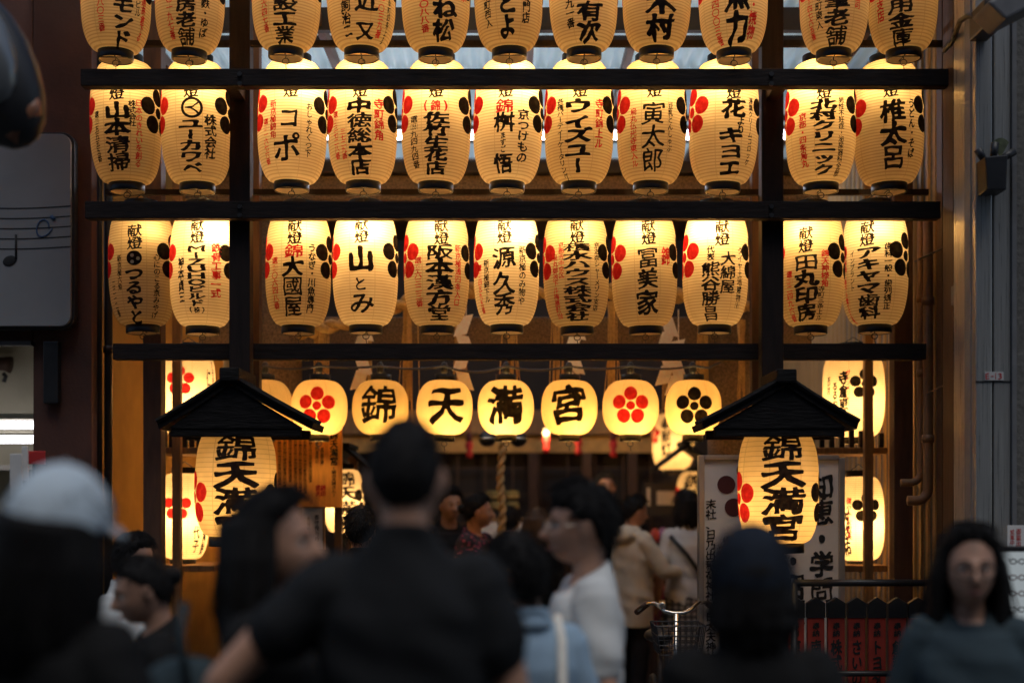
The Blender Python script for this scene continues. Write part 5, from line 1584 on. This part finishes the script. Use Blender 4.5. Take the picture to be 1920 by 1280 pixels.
# inside the passage
person(843, 911, 9.7, 22, 'man in a black shirt with short black hair facing the street, inside the passage', skin='tan', hair='short', top=BLACK2, bottom=TROUSER, tilt=(4, 0, 0), vox=.006, build=1.08)
person(893, 924, 9.3, 62, 'woman in a dark floral blouse with tied dark hair, looking sideways', hair='bun', top=fl, bottom=TROUSER, tilt=(0, 0, 28), build=.95, topname='blouse')
person(955, 950, 10.3, 172, 'small figure seen from behind beside the bell rope, black hair', hair='short', top=BLACK2, bottom=TROUSER, face=False, build=.9)
person(1006, 955, 10.0, 165, 'woman seen from behind with long brown hair near the altar table', hair='long', hairc='brown', top=BLACK2, sleeve='long', bottom=TROUSER, face=False, build=.9)
person(1135, 884, 11.9, 5, 'still dark robed figure facing out from the shrine hall', hair='short', hairc='grey', top=BLACK2, sleeve='long', bottom=TROUSER, floor=.03, build=1.0)
person(676, 950, 6.9, 178, 'dark haired head in front of the small lantern by the orange board', hair='short', top=BLACK2, bottom=TROUSER, face=False)
person(1185, 926, 10.1, 128, 'man in a beige hooded jacket and dark trousers reaching towards the schoolgirl', hair='short', top=BEIGE, sleeve='long', jacket=True, bottom=TROUSER, tilt=(8, 0, -12), pose={'LE': (.25, -.10, 1.17), 'LW': (.22, -.36, 1.14), 'RE': (-.25, -.10, 1.17), 'RW': (-.2, -.34, 1.16)}, build=.95, topname='jacket', vox=.006)
root, W, hd = person(1287, 920, 10.2, 186, 'schoolgirl from behind in a white short sleeved blouse and plaid skirt', hair='bob', top=WHITET, skirt=pl_, face=False, build=.92, topname='blouse')
st = MB(); st.tube([W @ Vector(p) for p in ((.15, .10, 1.42), (.03, .145, 1.28), (-.10, .14, 1.10), (-.20, .08, .95))], .016, 8)
bg_ = thing('shoulder_bag', W @ Vector((-.24, .05, .8)), 'black shoulder bag slung across the schoolgirl', 'bag')
st.build('strap', 'blackmetal', bg_, True)
bb = MB(); bb.ell(W @ Vector((-.27, .06, .84)), (.05, .13, .11)); bb.build('pouch', 'blackmetal', bg_, True)
# middle distance
person(243, 996, 5.5, 70, 'person in a white shirt behind the dark haired woman at the golden wall', hair='short', top=WHITET, bottom=TROUSER, face=False, tilt=(8, 0, 0), build=.95)
person(288, 1030, 4.1, -70, 'woman with pinned black hair looking down, in black', hair='bun', top=BLACK2, sleeve='long', bottom=TROUSER, tilt=(16, 0, 0), build=.92)
root, W, hd = person(983, 1002, 3.75, -158, 'short haired person in a light blue collared shirt, back turned', hair='full', top=LBLUE, bottom=JEAN, face=False, tilt=(0, 11, 0), build=.98, topname='collared_shirt')
bg_ = thing('shoulder_bag', W @ Vector((.2, .2, .8)), 'white strapped shoulder bag on the light blue shirt', 'bag')
st = MB(); st.tube([W @ Vector(p) for p in ((-.10, .03, 1.505), (-.085, .10, 1.44), (-.06, .165, 1.28), (-.01, .178, 1.12), (.08, .16, .98), (.19, .12, .86))], .013, 8); st.build('strap', 'shide', bg_, True)
bb = MB(); bb.ell(W @ Vector((.25, .1, .78)), (.06, .14, .12)); bb.build('pouch', 'shide', bg_, True)
person(1094, 905, 4.0, -84, 'man in a white t-shirt and thin glasses with thick black hair, in profile', hair='full', top=WHITET, bottom=JEAN, glasses='thin', build=.97, topname='t_shirt', vox=.006)
# foreground
person(515, 922, 3.15, 80, 'woman in black with long dark hair turned towards the lanterns, in profile', hair='long', top=BLACK2, sleeve='long', bottom=TROUSER, tilt=(-4, 0, 0), build=.95)
person(760, 777, 2.9, 180, 'man from behind in a charcoal t-shirt with cropped dark hair, one elbow out', hair='buzz', top=BLACKT, bottom=TROUSER, face=False, skin='light', build=.99, topname='t_shirt', sleeve_len=.50, pose={'LE': (.375, .02, 1.215), 'LW': (.47, -.10, 1.0), 'RE': (-.228, .0, 1.15), 'RW': (-.22, -.16, .95)})
person(1410, 1002, 3.0, 178, 'person from behind in a navy knit cap and dark top', hair='bob', top=BLACK2, sleeve='long', bottom=TROUSER, face=False, cap=('knit', BEANIE), build=1.05)
person(88, 896, 2.6, 165, 'person from behind in a pale blue cap with long dark hair and dark clothes', hair='long', top=BLACK2, sleeve='long', bottom=TROUSER, face=False, cap=('cap', CAPM), build=1.0, tilt=(-4, -10, 0), topname='jacket_top')
person(1817, 984, 3.8, -8, 'woman in round black glasses with long dark hair and a slate top, facing the camera', hair='long', top=TEAL, sleeve='long', bottom=TROUSER, glasses='round', tilt=(2, 0, 0), build=.95, topname='top')
t = thing('tote_bag', P(352, 1290, 3.1), 'pale blue tote bag strap beside the woman in black', 'bag')
MB().tube([P(346, 1130, 3.02), P(338, 1190, 3.0), P(352, 1290, 3.0)], .009, 8).build('strap', TEAL, t, True)
MB().ell(P(352, 1330, 3.05), (.13, .05, .12)).build('pouch', TEAL, t, True)
